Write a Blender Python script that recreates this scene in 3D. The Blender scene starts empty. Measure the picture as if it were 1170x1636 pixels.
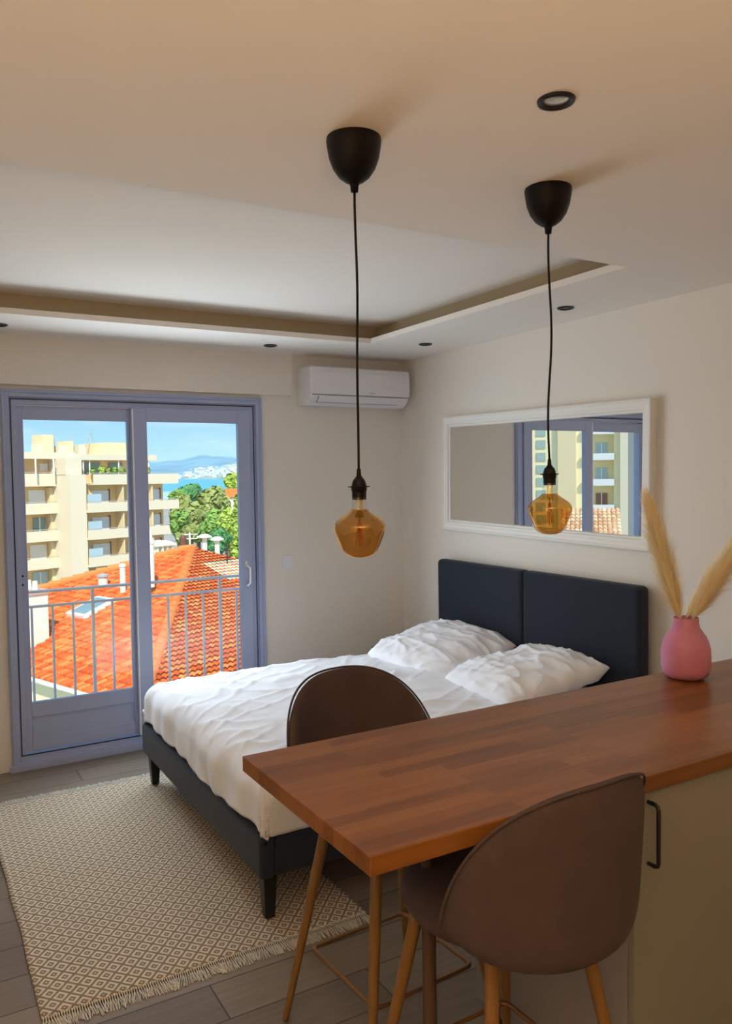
import bpy, bmesh, math, random
from math import sin, cos, pi, radians, sqrt
from mathutils import Vector, Matrix, noise

random.seed(7)
scn = bpy.context.scene
COL = scn.collection

# ------------------------------------------------------------------ camera
FPX = 1280.948
CAMP = Vector((0.0, 0.0, 1.65))
FW = Vector((0.50225139, 0.86361825, -0.04367001)).normalized()
RT = Vector((0.86401818, -0.50323909, -0.01493312)).normalized()
UP = RT.cross(FW).normalized()
cam_data = bpy.data.cameras.new('camera')
cam = bpy.data.objects.new('camera', cam_data)
COL.objects.link(cam)
m3 = Matrix((RT, UP, -FW)).transposed()
cam.matrix_world = Matrix.Translation(CAMP) @ m3.to_4x4()
cam_data.sensor_fit = 'HORIZONTAL'
cam_data.sensor_width = 36.0
cam_data.lens = FPX / 1170 * 36.0
cam_data.clip_end = 20000
cam_data.clip_start = 0.02
scn.camera = cam


def ray(u, v):
    return FW + RT * ((u - 585.0) / FPX) - UP * ((v - 818.5) / FPX)


# ------------------------------------------------------------------ world
vs = scn.view_settings
vs.view_transform = 'Standard'
vs.look = 'None'
vs.gamma = 1
vs.use_curve_mapping = False
vs.exposure = 0.2
scn.render.film_transparent = False
scn.cycles.use_denoising = True
scn.cycles.max_bounces = 14
scn.cycles.diffuse_bounces = 8
scn.cycles.glossy_bounces = 5
scn.cycles.transmission_bounces = 8
scn.cycles.transparent_max_bounces = 16
scn.cycles.sample_clamp_indirect = 6.0
scn.cycles.caustics_reflective = False
scn.cycles.caustics_refractive = False

world = bpy.data.worlds.new('sky')
scn.world = world
world.use_nodes = True
wn = world.node_tree
wn.nodes.clear()
w_out = wn.nodes.new('ShaderNodeOutputWorld')
w_bg = wn.nodes.new('ShaderNodeBackground')
w_tc = wn.nodes.new('ShaderNodeTexCoord')
w_sep = wn.nodes.new('ShaderNodeSeparateXYZ')
w_ramp = wn.nodes.new('ShaderNodeValToRGB')
w_map = wn.nodes.new('ShaderNodeMapping')
w_noise = wn.nodes.new('ShaderNodeTexNoise')
w_cr = wn.nodes.new('ShaderNodeValToRGB')
w_mix = wn.nodes.new('ShaderNodeMixRGB')
wn.links.new(w_tc.outputs['Generated'], w_sep.inputs[0])
wn.links.new(w_sep.outputs['Z'], w_ramp.inputs[0])
e = w_ramp.color_ramp.elements
e[0].position = 0.0
e[0].color = (0.50, 0.78, 0.90, 1)
e[1].position = 0.09
e[1].color = (0.30, 0.57, 0.80, 1)
e2_ = w_ramp.color_ramp.elements.new(0.5)
e2_.color = (0.26, 0.47, 0.80, 1)
wn.links.new(w_tc.outputs['Generated'], w_map.inputs[0])
w_map.inputs['Scale'].default_value = (9, 9, 30)
wn.links.new(w_map.outputs[0], w_noise.inputs['Vector'])
w_noise.inputs['Scale'].default_value = 1.0
w_noise.inputs['Detail'].default_value = 5
wn.links.new(w_noise.outputs['Fac'], w_cr.inputs[0])
w_cr.color_ramp.elements[0].position = 0.50
w_cr.color_ramp.elements[1].position = 0.78
w_cr.color_ramp.elements[1].color = (0.5, 0.5, 0.5, 1)
wn.links.new(w_cr.outputs[0], w_mix.inputs[0])
wn.links.new(w_ramp.outputs[0], w_mix.inputs[1])
w_mix.inputs[2].default_value = (0.75, 0.85, 0.90, 1)
wn.links.new(w_mix.outputs[0], w_bg.inputs[0])
w_bg.inputs[1].default_value = 1.15
wn.links.new(w_bg.outputs[0], w_out.inputs[0])

# sun, high behind the house
SUN_AZ, SUN_EL = radians(200), radians(45)
sd = bpy.data.lights.new('sun', 'SUN')
sd.energy = 4.8
sd.color = (1.0, 0.93, 0.80)
sd.angle = radians(0.6)
sun = bpy.data.objects.new('sun', sd)
COL.objects.link(sun)
to_sun = Vector((sin(SUN_AZ) * cos(SUN_EL), cos(SUN_AZ) * cos(SUN_EL), sin(SUN_EL)))
sun.rotation_euler = to_sun.to_track_quat('Z', 'Y').to_euler()

# daylight opening (guides the sky light through the sliding door)
pd = bpy.data.lights.new('door_portal', 'AREA')
pd.shape = 'RECTANGLE'
pd.size = 1.5
pd.size_y = 2.0
pd.cycles.is_portal = True
po = bpy.data.objects.new('door_portal', pd)
COL.objects.link(po)
po.location = (1.27, 5.0, 1.1)
po.rotation_euler = (radians(-90), 0, 0)

# added area light inside the doorway, unseen, boosting its daylight


def door_light(name, energy, col, tilt, z, h, spread):
    d = bpy.data.lights.new(name, 'AREA')
    d.shape = 'RECTANGLE'
    d.size = 1.30
    d.size_y = h
    d.energy = energy
    d.color = col
    d.spread = radians(spread)
    o = bpy.data.objects.new(name, d)
    COL.objects.link(o)
    o.location = (1.27, 4.86, z)
    o.rotation_euler = (radians(-90 - tilt), 0, 0)
    o.visible_camera = False
    o.visible_glossy = False
    return o


door_light('door_fill_light', 29, (0.84, 0.94, 1.0), -3, 1.28, 1.5, 170)

# added warm area light behind the camera, unseen, aimed up at the ceiling
kd = bpy.data.lights.new('warm_ceiling_fill', 'AREA')
kd.shape = 'RECTANGLE'
kd.size = 1.2
kd.size_y = 0.5
kd.energy = 84
kd.color = (1.0, 0.63, 0.30)
kd.spread = radians(150)
ko = bpy.data.objects.new('warm_ceiling_fill', kd)
COL.objects.link(ko)
ko.location = (-0.3, -0.95, 1.45)
ko.rotation_euler = (radians(180 - 12), 0, 0)
ko.visible_camera = False
ko.visible_glossy = False


# ------------------------------------------------------------------ materials
def new_mat(name):
    m = bpy.data.materials.new(name)
    m.use_nodes = True
    nt = m.node_tree
    b = nt.nodes['Principled BSDF']
    return m, nt, b


def mat(name, col, rough=0.6, metal=0.0, noise_amt=0.0, noise_scale=20.0, bump=0.0, bump_scale=60.0, spec=0.5, stretch=(1, 1, 1), sheen=0.0):
    m, nt, b = new_mat(name)
    b.inputs['Base Color'].default_value = (*col, 1)
    b.inputs['Roughness'].default_value = rough
    b.inputs['Metallic'].default_value = metal
    b.inputs['Specular IOR Level'].default_value = spec
    if sheen:
        b.inputs['Sheen Weight'].default_value = sheen
        b.inputs['Sheen Roughness'].default_value = 0.4
    tc = nt.nodes.new('ShaderNodeTexCoord')
    mp = nt.nodes.new('ShaderNodeMapping')
    mp.inputs['Scale'].default_value = stretch
    nt.links.new(tc.outputs['Object'], mp.inputs[0])
    if noise_amt:
        n = nt.nodes.new('ShaderNodeTexNoise')
        n.inputs['Scale'].default_value = noise_scale
        n.inputs['Detail'].default_value = 6
        nt.links.new(mp.outputs[0], n.inputs['Vector'])
        r = nt.nodes.new('ShaderNodeValToRGB')
        a = noise_amt
        r.color_ramp.elements[0].position = 0.3
        r.color_ramp.elements[1].position = 0.7
        r.color_ramp.elements[0].color = (*[c * (1 - a) for c in col], 1)
        r.color_ramp.elements[1].color = (*[min(1, c * (1 + a)) for c in col], 1)
        nt.links.new(n.outputs['Fac'], r.inputs[0])
        nt.links.new(r.outputs[0], b.inputs['Base Color'])
    if bump:
        n2 = nt.nodes.new('ShaderNodeTexNoise')
        n2.inputs['Scale'].default_value = bump_scale
        n2.inputs['Detail'].default_value = 4
        nt.links.new(mp.outputs[0], n2.inputs['Vector'])
        bp = nt.nodes.new('ShaderNodeBump')
        bp.inputs['Strength'].default_value = bump
        bp.inputs['Distance'].default_value = 0.01
        nt.links.new(n2.outputs['Fac'], bp.inputs['Height'])
        nt.links.new(bp.outputs[0], b.inputs['Normal'])
    return m


def glass_mat(name, tint=(1, 1, 1), gloss=0.05, gcol=(1, 1, 1), fres=1.45, rough=0.0):
    m = bpy.data.materials.new(name)
    m.use_nodes = True
    nt = m.node_tree
    nt.nodes.clear()
    out = nt.nodes.new('ShaderNodeOutputMaterial')
    t = nt.nodes.new('ShaderNodeBsdfTransparent')
    t.inputs[0].default_value = (*tint, 1)
    g = nt.nodes.new('ShaderNodeBsdfGlossy')
    g.inputs[0].default_value = (*gcol, 1)
    g.inputs['Roughness'].default_value = rough
    f = nt.nodes.new('ShaderNodeLayerWeight')
    f.inputs['Blend'].default_value = 0.5
    pw = nt.nodes.new('ShaderNodeMath')
    pw.operation = 'POWER'
    nt.links.new(f.outputs['Facing'], pw.inputs[0])
    pw.inputs[1].default_value = 5.0 if fres < 1.47 else 3.0
    a = nt.nodes.new('ShaderNodeMath')
    a.operation = 'MULTIPLY_ADD'
    a.use_clamp = True
    a.inputs[1].default_value = 0.9
    a.inputs[2].default_value = 0.03 + gloss
    nt.links.new(pw.outputs[0], a.inputs[0])
    mx = nt.nodes.new('ShaderNodeMixShader')
    nt.links.new(a.outputs[0], mx.inputs[0])
    nt.links.new(t.outputs[0], mx.inputs[1])
    nt.links.new(g.outputs[0], mx.inputs[2])
    nt.links.new(mx.outputs[0], out.inputs[0])
    return m


def math_node(nt, op, a=None, b=None, c=None):
    n = nt.nodes.new('ShaderNodeMath')
    n.operation = op
    for i, v in enumerate((a, b, c)):
        if v is None:
            continue
        if isinstance(v, (int, float)):
            n.inputs[i].default_value = v
        else:
            nt.links.new(v, n.inputs[i])
    return n.outputs[0]


M_WALL = mat('wall_paint', (0.80, 0.78, 0.73), 0.75, bump=0.15, bump_scale=90)
M_DIM = mat('kitchen_side_taupe', (0.22, 0.19, 0.16), 0.7)  # unseen back wall, made dark to cut bounced fill light
M_CEIL = mat('ceiling_paint', (0.83, 0.80, 0.76), 0.7)
M_COVE = mat('tan_cove', (0.45, 0.38, 0.26), 0.8)  # cove sides tan, darker than the ceiling paint
M_PVC = mat('door_pvc', (0.38, 0.455, 0.68), 0.35)
M_RUBBER = mat('dark_gasket', (0.03, 0.03, 0.04), 0.6)
M_BLACK = mat('black_plastic', (0.003, 0.003, 0.003), 0.45, spec=0.3)
M_BLACKM = mat('black_metal', (0.012, 0.013, 0.016), 0.4)
M_WHITEP = mat('white_plastic', (0.80, 0.82, 0.90), 0.35)
M_WHITEM = mat('white_lacquered_metal', (0.93, 0.93, 0.95), 0.35)
M_MIRFRAME = mat('white_moulding', (0.86, 0.87, 0.85), 0.4)
M_NAVY = mat('navy_fabric', (0.016, 0.024, 0.040), 0.85, noise_amt=0.15, noise_scale=180, bump=0.25, bump_scale=500, sheen=0.12)
M_BEDLEG = mat('black_lacquered_leg', (0.008, 0.008, 0.009), 0.3)
M_SHEET = mat('white_cotton', (0.89, 0.92, 0.98), 0.85, bump=0.15, bump_scale=250)
M_VELVET = mat('taupe_velvet', (0.085, 0.064, 0.068), 0.95, noise_amt=0.07, noise_scale=14, bump=0.2, bump_scale=400, sheen=0.05, spec=0.08)
M_LEGWOOD = mat('beech_leg', (0.24, 0.125, 0.04), 0.45, noise_amt=0.15, noise_scale=14, stretch=(6, 6, 0.6))
M_ROD = mat('bronze_rod', (0.30, 0.17, 0.08), 0.35, metal=0.7)
M_CAB = mat('cream_laminate', (0.235, 0.24, 0.225), 0.35)
M_CABSIDE = mat('white_laminate_side', (0.28, 0.27, 0.29), 0.4)
M_DARKWOOD = mat('dark_stained_post', (0.09, 0.05, 0.035), 0.5)
M_VASE = mat('dusty_pink_ceramic', (0.62, 0.235, 0.40), 0.42, noise_amt=0.04, noise_scale=8)
M_PAMPAS = mat('pampas_straw', (0.94, 0.84, 0.60), 0.9)
M_PAMPAS_STEM = mat('pampas_stem', (0.52, 0.38, 0.16), 0.8)
M_MIRROR = mat('mirror_silver', (0.93, 0.94, 0.93), 0.0, metal=1.0)
M_CHROME = mat('chrome', (0.7, 0.7, 0.72), 0.15, metal=1.0)
M_GLASS = glass_mat('clear_pane', (0.97, 0.99, 0.98), 0.0)
M_AMBER = glass_mat('amber_bulb_glass', (0.80, 0.55, 0.25), 0.12, (1.0, 0.74, 0.40), 1.5)
M_CLEARBULB = glass_mat('clear_neck_glass', (0.97, 0.95, 0.90), 0.04)
M_STEM = glass_mat('bulb_stem_glass', (0.95, 0.85, 0.65), 0.15)
M_FILAMENT = mat('filament', (0.55, 0.18, 0.04), 0.4)
M_GREY = mat('grey_print', (0.35, 0.36, 0.40), 0.5)
M_LENS = mat('spot_lens', (0.75, 0.70, 0.62), 0.2, metal=0.6)


def wood_planks(name, cols, plank_len, plank_w, rough, along='x', bump=0.0, gap=0.0):
    """planks running along x (or y) built from a brick pattern plus grain"""
    m, nt, b = new_mat(name)
    tc = nt.nodes.new('ShaderNodeTexCoord')
    mp = nt.nodes.new('ShaderNodeMapping')
    if along == 'y':
        mp.inputs['Rotation'].default_value = (0, 0, radians(90))
    nt.links.new(tc.outputs['Object'], mp.inputs[0])
    br = nt.nodes.new('ShaderNodeTexBrick')
    br.offset = 0.37
    br.inputs['Scale'].default_value = 1.0
    br.inputs['Brick Width'].default_value = plank_len
    br.inputs['Row Height'].default_value = plank_w
    br.inputs['Mortar Size'].default_value = gap
    br.inputs['Mortar Smooth'].default_value = 0.1
    br.inputs['Color1'].default_value = (0, 0, 0, 1)
    br.inputs['Color2'].default_value = (1, 1, 1, 1)
    br.inputs['Mortar'].default_value = (0.5, 0.5, 0.5, 1)
    nt.links.new(mp.outputs[0], br.inputs['Vector'])
    g = nt.nodes.new('ShaderNodeTexNoise')
    mp2 = nt.nodes.new('ShaderNodeMapping')
    mp2.inputs['Scale'].default_value = (2.0, 40, 40)
    nt.links.new(mp.outputs[0], mp2.inputs[0])
    nt.links.new(mp2.outputs[0], g.inputs['Vector'])
    g.inputs['Scale'].default_value = 1.6
    g.inputs['Detail'].default_value = 7
    n2 = nt.nodes.new('ShaderNodeTexNoise')
    n2.inputs['Scale'].default_value = 5.0
    nt.links.new(mp.outputs[0], n2.inputs['Vector'])
    s1 = math_node(nt, 'MULTIPLY', g.outputs['Fac'], 0.55)
    s2 = math_node(nt, 'MULTIPLY', br.outputs['Color'], 0.40)
    s3 = math_node(nt, 'MULTIPLY', n2.outputs['Fac'], 0.25)
    s = math_node(nt, 'ADD', math_node(nt, 'ADD', s1, s2), s3)
    rp = nt.nodes.new('ShaderNodeValToRGB')
    rp.color_ramp.elements[0].position = 0.25
    rp.color_ramp.elements[1].position = 0.95
    rp.color_ramp.elements[0].color = (*cols[0], 1)
    rp.color_ramp.elements[1].color = (*cols[2], 1)
    el = rp.color_ramp.elements.new(0.6)
    el.color = (*cols[1], 1)
    nt.links.new(s, rp.inputs[0])
    last = rp.outputs[0]
    if gap:
        mx = nt.nodes.new('ShaderNodeMixRGB')
        nt.links.new(br.outputs['Fac'], mx.inputs[0])
        nt.links.new(last, mx.inputs[1])
        mx.inputs[2].default_value = (*[c * 0.4 for c in cols[0]], 1)
        last = mx.outputs[0]
    nt.links.new(last, b.inputs['Base Color'])
    b.inputs['Roughness'].default_value = rough
    b.inputs['Specular IOR Level'].default_value = 0.3
    if bump:
        bp = nt.nodes.new('ShaderNodeBump')
        bp.inputs['Strength'].default_value = bump
        bp.inputs['Distance'].default_value = 0.004
        nt.links.new(g.outputs['Fac'], bp.inputs['Height'])
        nt.links.new(bp.outputs[0], b.inputs['Normal'])
    return m


M_FLOOR = wood_planks('floor_laminate', ((0.15, 0.122, 0.097), (0.215, 0.178, 0.142), (0.30, 0.25, 0.20)), 1.3, 0.19, 0.42, 'x', 0.2, 0.0025)
M_TOP = wood_planks('oiled_butcher_block', ((0.14, 0.052, 0.013), (0.23, 0.09, 0.022), (0.33, 0.14, 0.038)), 0.42, 0.043, 0.30, 'x', 0.08)


def rug_material():
    m, nt, b = new_mat('woven_diamond_rug')
    tc = nt.nodes.new('ShaderNodeTexCoord')
    sp = nt.nodes.new('ShaderNodeSeparateXYZ')
    wob = nt.nodes.new('ShaderNodeTexNoise')
    wob.inputs['Scale'].default_value = 14
    nt.links.new(tc.outputs['Object'], wob.inputs['Vector'])
    nt.links.new(tc.outputs['Object'], sp.inputs[0])
    w = math_node(nt, 'MULTIPLY', math_node(nt, 'SUBTRACT', wob.outputs['Fac'], 0.5), 0.10)
    SX, SY = 1 / 0.060, 1 / 0.066
    # two diagonal coordinates make a lattice of diamonds
    x = math_node(nt, 'MULTIPLY', sp.outputs['X'], SX)
    y = math_node(nt, 'MULTIPLY', sp.outputs['Y'], SY)
    p = math_node(nt, 'ADD', math_node(nt, 'ADD', x, y), w)
    q = math_node(nt, 'ADD', math_node(nt, 'SUBTRACT', x, y), w)

    def tri(v):
        return math_node(nt, 'ABSOLUTE', math_node(nt, 'SUBTRACT', math_node(nt, 'FRACT', v), 0.5))
    d = math_node(nt, 'MAXIMUM', tri(p), tri(q))      # 0 in the middle, 0.5 at the lattice lines
    rp = nt.nodes.new('ShaderNodeValToRGB')
    rp.color_ramp.interpolation = 'LINEAR'
    L = (0.66, 0.58, 0.45)
    Dk = (0.25, 0.20, 0.15)
    pts = [(0.0, L), (0.05, L), (0.09, Dk), (0.20, Dk), (0.24, L), (0.38, L), (0.43, Dk), (0.5, Dk)]
    els = rp.color_ramp.elements
    els[0].position = 0
    els[0].color = (*L, 1)
    els[1].position = 0.5
    els[1].color = (*Dk, 1)
    for pos, c in pts[1:-1]:
        q_ = els.new(pos)
        q_.color = (*c, 1)
    nt.links.new(d, rp.inputs[0])
    nz = nt.nodes.new('ShaderNodeTexNoise')
    nz.inputs['Scale'].default_value = 350
    nt.links.new(tc.outputs['Object'], nz.inputs['Vector'])
    mx = nt.nodes.new('ShaderNodeMixRGB')
    mx.blend_type = 'MULTIPLY'
    mx.inputs[0].default_value = 0.5
    nt.links.new(rp.outputs[0], mx.inputs[1])
    nt.links.new(nz.outputs['Fac'], mx.inputs[2])
    hs = nt.nodes.new('ShaderNodeHueSaturation')
    hs.inputs['Value'].default_value = 1.35
    nt.links.new(mx.outputs[0], hs.inputs['Color'])
    nt.links.new(hs.outputs[0], b.inputs['Base Color'])
    b.inputs['Roughness'].default_value = 0.95
    b.inputs['Specular IOR Level'].default_value = 0.2
    bp = nt.nodes.new('ShaderNodeBump')
    bp.inputs['Strength'].default_value = 0.5
    bp.inputs['Distance'].default_value = 0.004
    nt.links.new(rp.outputs[0], bp.inputs['Height'])
    nt.links.new(bp.outputs[0], b.inputs['Normal'])
    return m


M_RUG = rug_material()
M_FRINGE = mat('cotton_fringe', (0.66, 0.63, 0.55), 0.95)


def tile_material(name, base, s=1.0):
    """terracotta: every tile its own shade (UV cell = one tile)"""
    m, nt, b = new_mat(name)
    uv = nt.nodes.new('ShaderNodeUVMap')
    sp = nt.nodes.new('ShaderNodeSeparateXYZ')
    nt.links.new(uv.outputs[0], sp.inputs[0])
    fx = math_node(nt, 'FLOOR', sp.outputs[0])
    fy = math_node(nt, 'FLOOR', sp.outputs[1])
    cb = nt.nodes.new('ShaderNodeCombineXYZ')
    nt.links.new(fx, cb.inputs[0])
    nt.links.new(fy, cb.inputs[1])
    wnz = nt.nodes.new('ShaderNodeTexWhiteNoise')
    wnz.noise_dimensions = '2D'
    nt.links.new(cb.outputs[0], wnz.inputs['Vector'])
    rp = nt.nodes.new('ShaderNodeValToRGB')
    els = rp.color_ramp.elements
    els[0].position = 0
    els[0].color = (*base[0], 1)
    els[1].position = 1
    els[1].color = (*base[-1], 1)
    for i, c in enumerate(base[1:-1]):
        els.new((i + 1) / (len(base) - 1)).color = (*c, 1)
    nt.links.new(wnz.outputs['Value'], rp.inputs[0])
    nz = nt.nodes.new('ShaderNodeTexNoise')
    nz.inputs['Scale'].default_value = 1.2
    nz.inputs['Detail'].default_value = 8
    tc = nt.nodes.new('ShaderNodeTexCoord')
    nt.links.new(tc.outputs['Object'], nz.inputs['Vector'])
    mx = nt.nodes.new('ShaderNodeMixRGB')
    mx.blend_type = 'MULTIPLY'
    mx.inputs[0].default_value = 0.45
    nt.links.new(rp.outputs[0], mx.inputs[1])
    nt.links.new(nz.outputs['Fac'], mx.inputs[2])
    hs = nt.nodes.new('ShaderNodeHueSaturation')
    hs.inputs['Value'].default_value = 1.3
    nt.links.new(mx.outputs[0], hs.inputs['Color'])
    nt.links.new(hs.outputs[0], b.inputs['Base Color'])
    b.inputs['Roughness'].default_value = 0.85
    return m


M_TILE = tile_material('terracotta_tiles', ((0.52, 0.08, 0.015), (0.66, 0.12, 0.02), (0.70, 0.17, 0.032), (0.72, 0.27, 0.075)))
M_TILESHADE = mat('tile_edge_painted_shade', (0.16, 0.035, 0.012), 0.9)  # dark colour paints the shadow line under each tile course
M_TILE2 = tile_material('weathered_roof_tiles', ((0.55, 0.25, 0.12), (0.70, 0.40, 0.22), (0.80, 0.58, 0.38)))
M_TILEG = tile_material('glass_roof_tiles', ((0.34, 0.48, 0.36), (0.48, 0.60, 0.44), (0.60, 0.66, 0.48)))
M_FAC = mat('cream_render', (0.78, 0.64, 0.40), 0.85)
M_FACW = mat('pale_render', (0.74, 0.66, 0.51), 0.85)
M_FACO = mat('ochre_recess_render', (0.82, 0.58, 0.30), 0.85)
M_FACY = mat('yellow_render', (0.92, 0.80, 0.50), 0.85)
M_SHUT = mat('white_roller_shutter', (0.80, 0.80, 0.80), 0.6)
M_WGL = mat('window_glass_dark', (0.20, 0.30, 0.32), 0.15)
M_WGL2 = mat('window_glass_blue', (0.42, 0.55, 0.62), 0.15)
M_WGL3 = mat('window_glass_green', (0.36, 0.46, 0.42), 0.3)
M_CURT = mat('brown_blind', (0.28, 0.14, 0.10), 0.8)
M_RAILG = mat('grey_metal_rail', (0.40, 0.42, 0.44), 0.5)
M_STONE = mat('white_masonry', (0.85, 0.80, 0.68), 0.85, noise_amt=0.1, noise_scale=6)
M_PINKB = mat('pinkish_brick', (0.70, 0.40, 0.30), 0.85)
M_POT = mat('brown_chimney_pot', (0.16, 0.06, 0.04), 0.7)
M_GROUND = mat('street_ground', (0.35, 0.33, 0.30), 0.95, noise_amt=0.2, noise_scale=0.2)
M_SEA = mat('sea_water', (0.10, 0.42, 0.60), 0.5)
M_HILL = mat('hazy_blue_hillside', (0.20, 0.36, 0.47), 0.95, noise_amt=0.22, noise_scale=0.006)  # atmospheric haze put into the blue base colour
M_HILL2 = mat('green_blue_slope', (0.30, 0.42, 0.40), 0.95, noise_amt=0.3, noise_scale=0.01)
M_TOWN = mat('pale_town_walls', (0.74, 0.72, 0.68), 0.9)
M_TRUNK = mat('tree_bark', (0.20, 0.13, 0.08), 0.9)


def leaf_mat(name, a, b_):
    m, nt, b = new_mat(name)
    tc = nt.nodes.new('ShaderNodeTexCoord')
    nz = nt.nodes.new('ShaderNodeTexNoise')
    nz.inputs['Scale'].default_value = 0.9
    nz.inputs['Detail'].default_value = 8
    nt.links.new(tc.outputs['Object'], nz.inputs['Vector'])
    rp = nt.nodes.new('ShaderNodeValToRGB')
    rp.color_ramp.elements[0].position = 0.35
    rp.color_ramp.elements[1].position = 0.65
    rp.color_ramp.elements[0].color = (*a, 1)
    rp.color_ramp.elements[1].color = (*b_, 1)
    nt.links.new(nz.outputs['Fac'], rp.inputs[0])
    nt.links.new(rp.outputs[0], b.inputs['Base Color'])
    b.inputs['Roughness'].default_value = 0.8
    return m


M_LEAF = {
    'olive': leaf_mat('olive_foliage', (0.20, 0.26, 0.07), (0.36, 0.42, 0.13)),
    'green': leaf_mat('green_foliage', (0.12, 0.28, 0.05), (0.28, 0.46, 0.10)),
    'lime': leaf_mat('lime_foliage', (0.28, 0.42, 0.06), (0.50, 0.62, 0.12)),
    'dark': leaf_mat('dark_green_foliage', (0.05, 0.22, 0.10), (0.14, 0.38, 0.12)),
}


# ------------------------------------------------------------------ mesh helpers
class MB:
    def __init__(s):
        s.v = []
        s.f = []
        s.mi = []
        s.uv = {}

    def add(s, verts, faces, mi=0):
        o = len(s.v)
        s.v += [tuple(p) for p in verts]
        for f in faces:
            s.f.append(tuple(i + o for i in f))
            s.mi.append(mi)
        return o

    def box(s, lo, hi, mi=0, M=None):
        x0, y0, z0 = lo
        x1, y1, z1 = hi
        vv = [Vector(p) for p in ((x0, y0, z0), (x1, y0, z0), (x1, y1, z0), (x0, y1, z0), (x0, y0, z1), (x1, y0, z1), (x1, y1, z1), (x0, y1, z1))]
        if M is not None:
            vv = [M @ p for p in vv]
        s.add(vv, [(0, 3, 2, 1), (4, 5, 6, 7), (0, 1, 5, 4), (1, 2, 6, 5), (2, 3, 7, 6), (3, 0, 4, 7)], mi)

    def quad(s, a, b, c, d, mi=0):
        s.add([a, b, c, d], [(0, 1, 2, 3)], mi)

    def prism(s, poly, axis, a0, a1, mi=0):
        """poly = 2D points in the other two axes (in xyz order)"""
        n = len(poly)
        vv = []
        for a in (a0, a1):
            for p in poly:
                if axis == 'x':
                    vv.append((a, p[0], p[1]))
                elif axis == 'y':
                    vv.append((p[0], a, p[1]))
                else:
                    vv.append((p[0], p[1], a))
        fs = [tuple(range(n)), tuple(range(2 * n - 1, n - 1, -1))]
        for i in range(n):
            j = (i + 1) % n
            fs.append((i, i + n, j + n, j))
        s.add(vv, fs, mi)

    def lathe(s, prof, c=(0, 0, 0), n=32, mi=0, cap0=False, cap1=False):
        vv = []
        for r, z in prof:
            for k in range(n):
                a = 2 * pi * k / n
                vv.append((c[0] + r * cos(a), c[1] + r * sin(a), c[2] + z))
        fs = []
        for i in range(len(prof) - 1):
            for k in range(n):
                k2 = (k + 1) % n
                fs.append((i * n + k, i * n + k2, (i + 1) * n + k2, (i + 1) * n + k))
        if cap0:
            fs.append(tuple(range(n - 1, -1, -1)))
        if cap1:
            o = (len(prof) - 1) * n
            fs.append(tuple(o + k for k in range(n)))
        s.add(vv, fs, mi)

    def tube(s, pts, rad, n=10, mi=0, closed=False, caps=True):
        pts = [Vector(p) for p in pts]
        N = len(pts)
        if not hasattr(rad, '__len__'):
            rad = [rad] * N
        vv = []
        prev = None
        for i, p in enumerate(pts):
            if closed:
                t = pts[(i + 1) % N] - pts[i - 1]
            elif i == 0:
                t = pts[1] - p
            elif i == N - 1:
                t = p - pts[i - 1]
            else:
                t = pts[i + 1] - pts[i - 1]
            t.normalize()
            if prev is None:
                ref = Vector((0, 0, 1)) if abs(t.z) < 0.9 else Vector((1, 0, 0))
                nx = t.cross(ref).normalized()
            else:
                nx = (prev - t * prev.dot(t)).normalized()
            prev = nx
            ny = t.cross(nx)
            for k in range(n):
                a = 2 * pi * (k + 0.5) / n
                vv.append(p + (nx * cos(a) + ny * sin(a)) * rad[i])
        fs = []
        rng = N if closed else N - 1
        for i in range(rng):
            i2 = (i + 1) % N
            for k in range(n):
                k2 = (k + 1) % n
                fs.append((i * n + k, i * n + k2, i2 * n + k2, i2 * n + k))
        if caps and not closed:
            fs.append(tuple(range(n - 1, -1, -1)))
            fs.append(tuple((N - 1) * n + k for k in range(n)))
        s.add(vv, fs, mi)

    def build(s, name, mats, parent=None, smooth=False, bevel=0.0, bseg=2, subsurf=0, loc=None, solid=0.0, fix=True):
        me = bpy.data.meshes.new(name)
        me.from_pydata(s.v, [], s.f)
        if not isinstance(mats, (list, tuple)):
            mats = [mats]
        for m in mats:
            me.materials.append(m)
        me.polygons.foreach_set('material_index', s.mi)
        if fix:
            bm = bmesh.new()
            bm.from_mesh(me)
            bmesh.ops.recalc_face_normals(bm, faces=bm.faces)
            bm.to_mesh(me)
            bm.free()
        if smooth:
            me.polygons.foreach_set('use_smooth', [True] * len(me.polygons))
        me.update()
        o = bpy.data.objects.new(name, me)
        COL.objects.link(o)
        if loc is not None:
            o.location = loc
        if parent is not None:
            o.parent = parent
        if solid:
            md = o.modifiers.new('solid', 'SOLIDIFY')
            md.thickness = solid
            md.offset = -1
        if bevel:
            md = o.modifiers.new('bevel', 'BEVEL')
            md.width = bevel
            md.segments = bseg
            md.limit_method = 'ANGLE'
            md.angle_limit = radians(40)
            md.harden_normals = False
        if subsurf:
            md = o.modifiers.new('sub', 'SUBSURF')
            md.levels = subsurf
            md.render_levels = subsurf
        return o


def tag(o, label=None, cat=None, group=None, kind=None):
    if label:
        o['label'] = label
    if cat:
        o['category'] = cat
    if group:
        o['group'] = group
    if kind:
        o['kind'] = kind
    return o


def empty(name, loc=(0, 0, 0), rz=0.0):
    o = bpy.data.objects.new(name, None)
    o.empty_display_size = 0.1
    COL.objects.link(o)
    o.location = loc
    o.rotation_euler = (0, 0, rz)
    return o


def struct(o, label=None, cat=None):
    o['kind'] = 'structure'
    if label:
        o['label'] = label
    if cat:
        o['category'] = cat
    return o


def copy_tree(o, parent=None):
    c = o.copy()
    COL.objects.link(c)
    if parent is not None:
        c.parent = parent
    for ch in [k for k in bpy.data.objects if k.parent == o]:
        copy_tree(ch, c)
    return c


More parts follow.
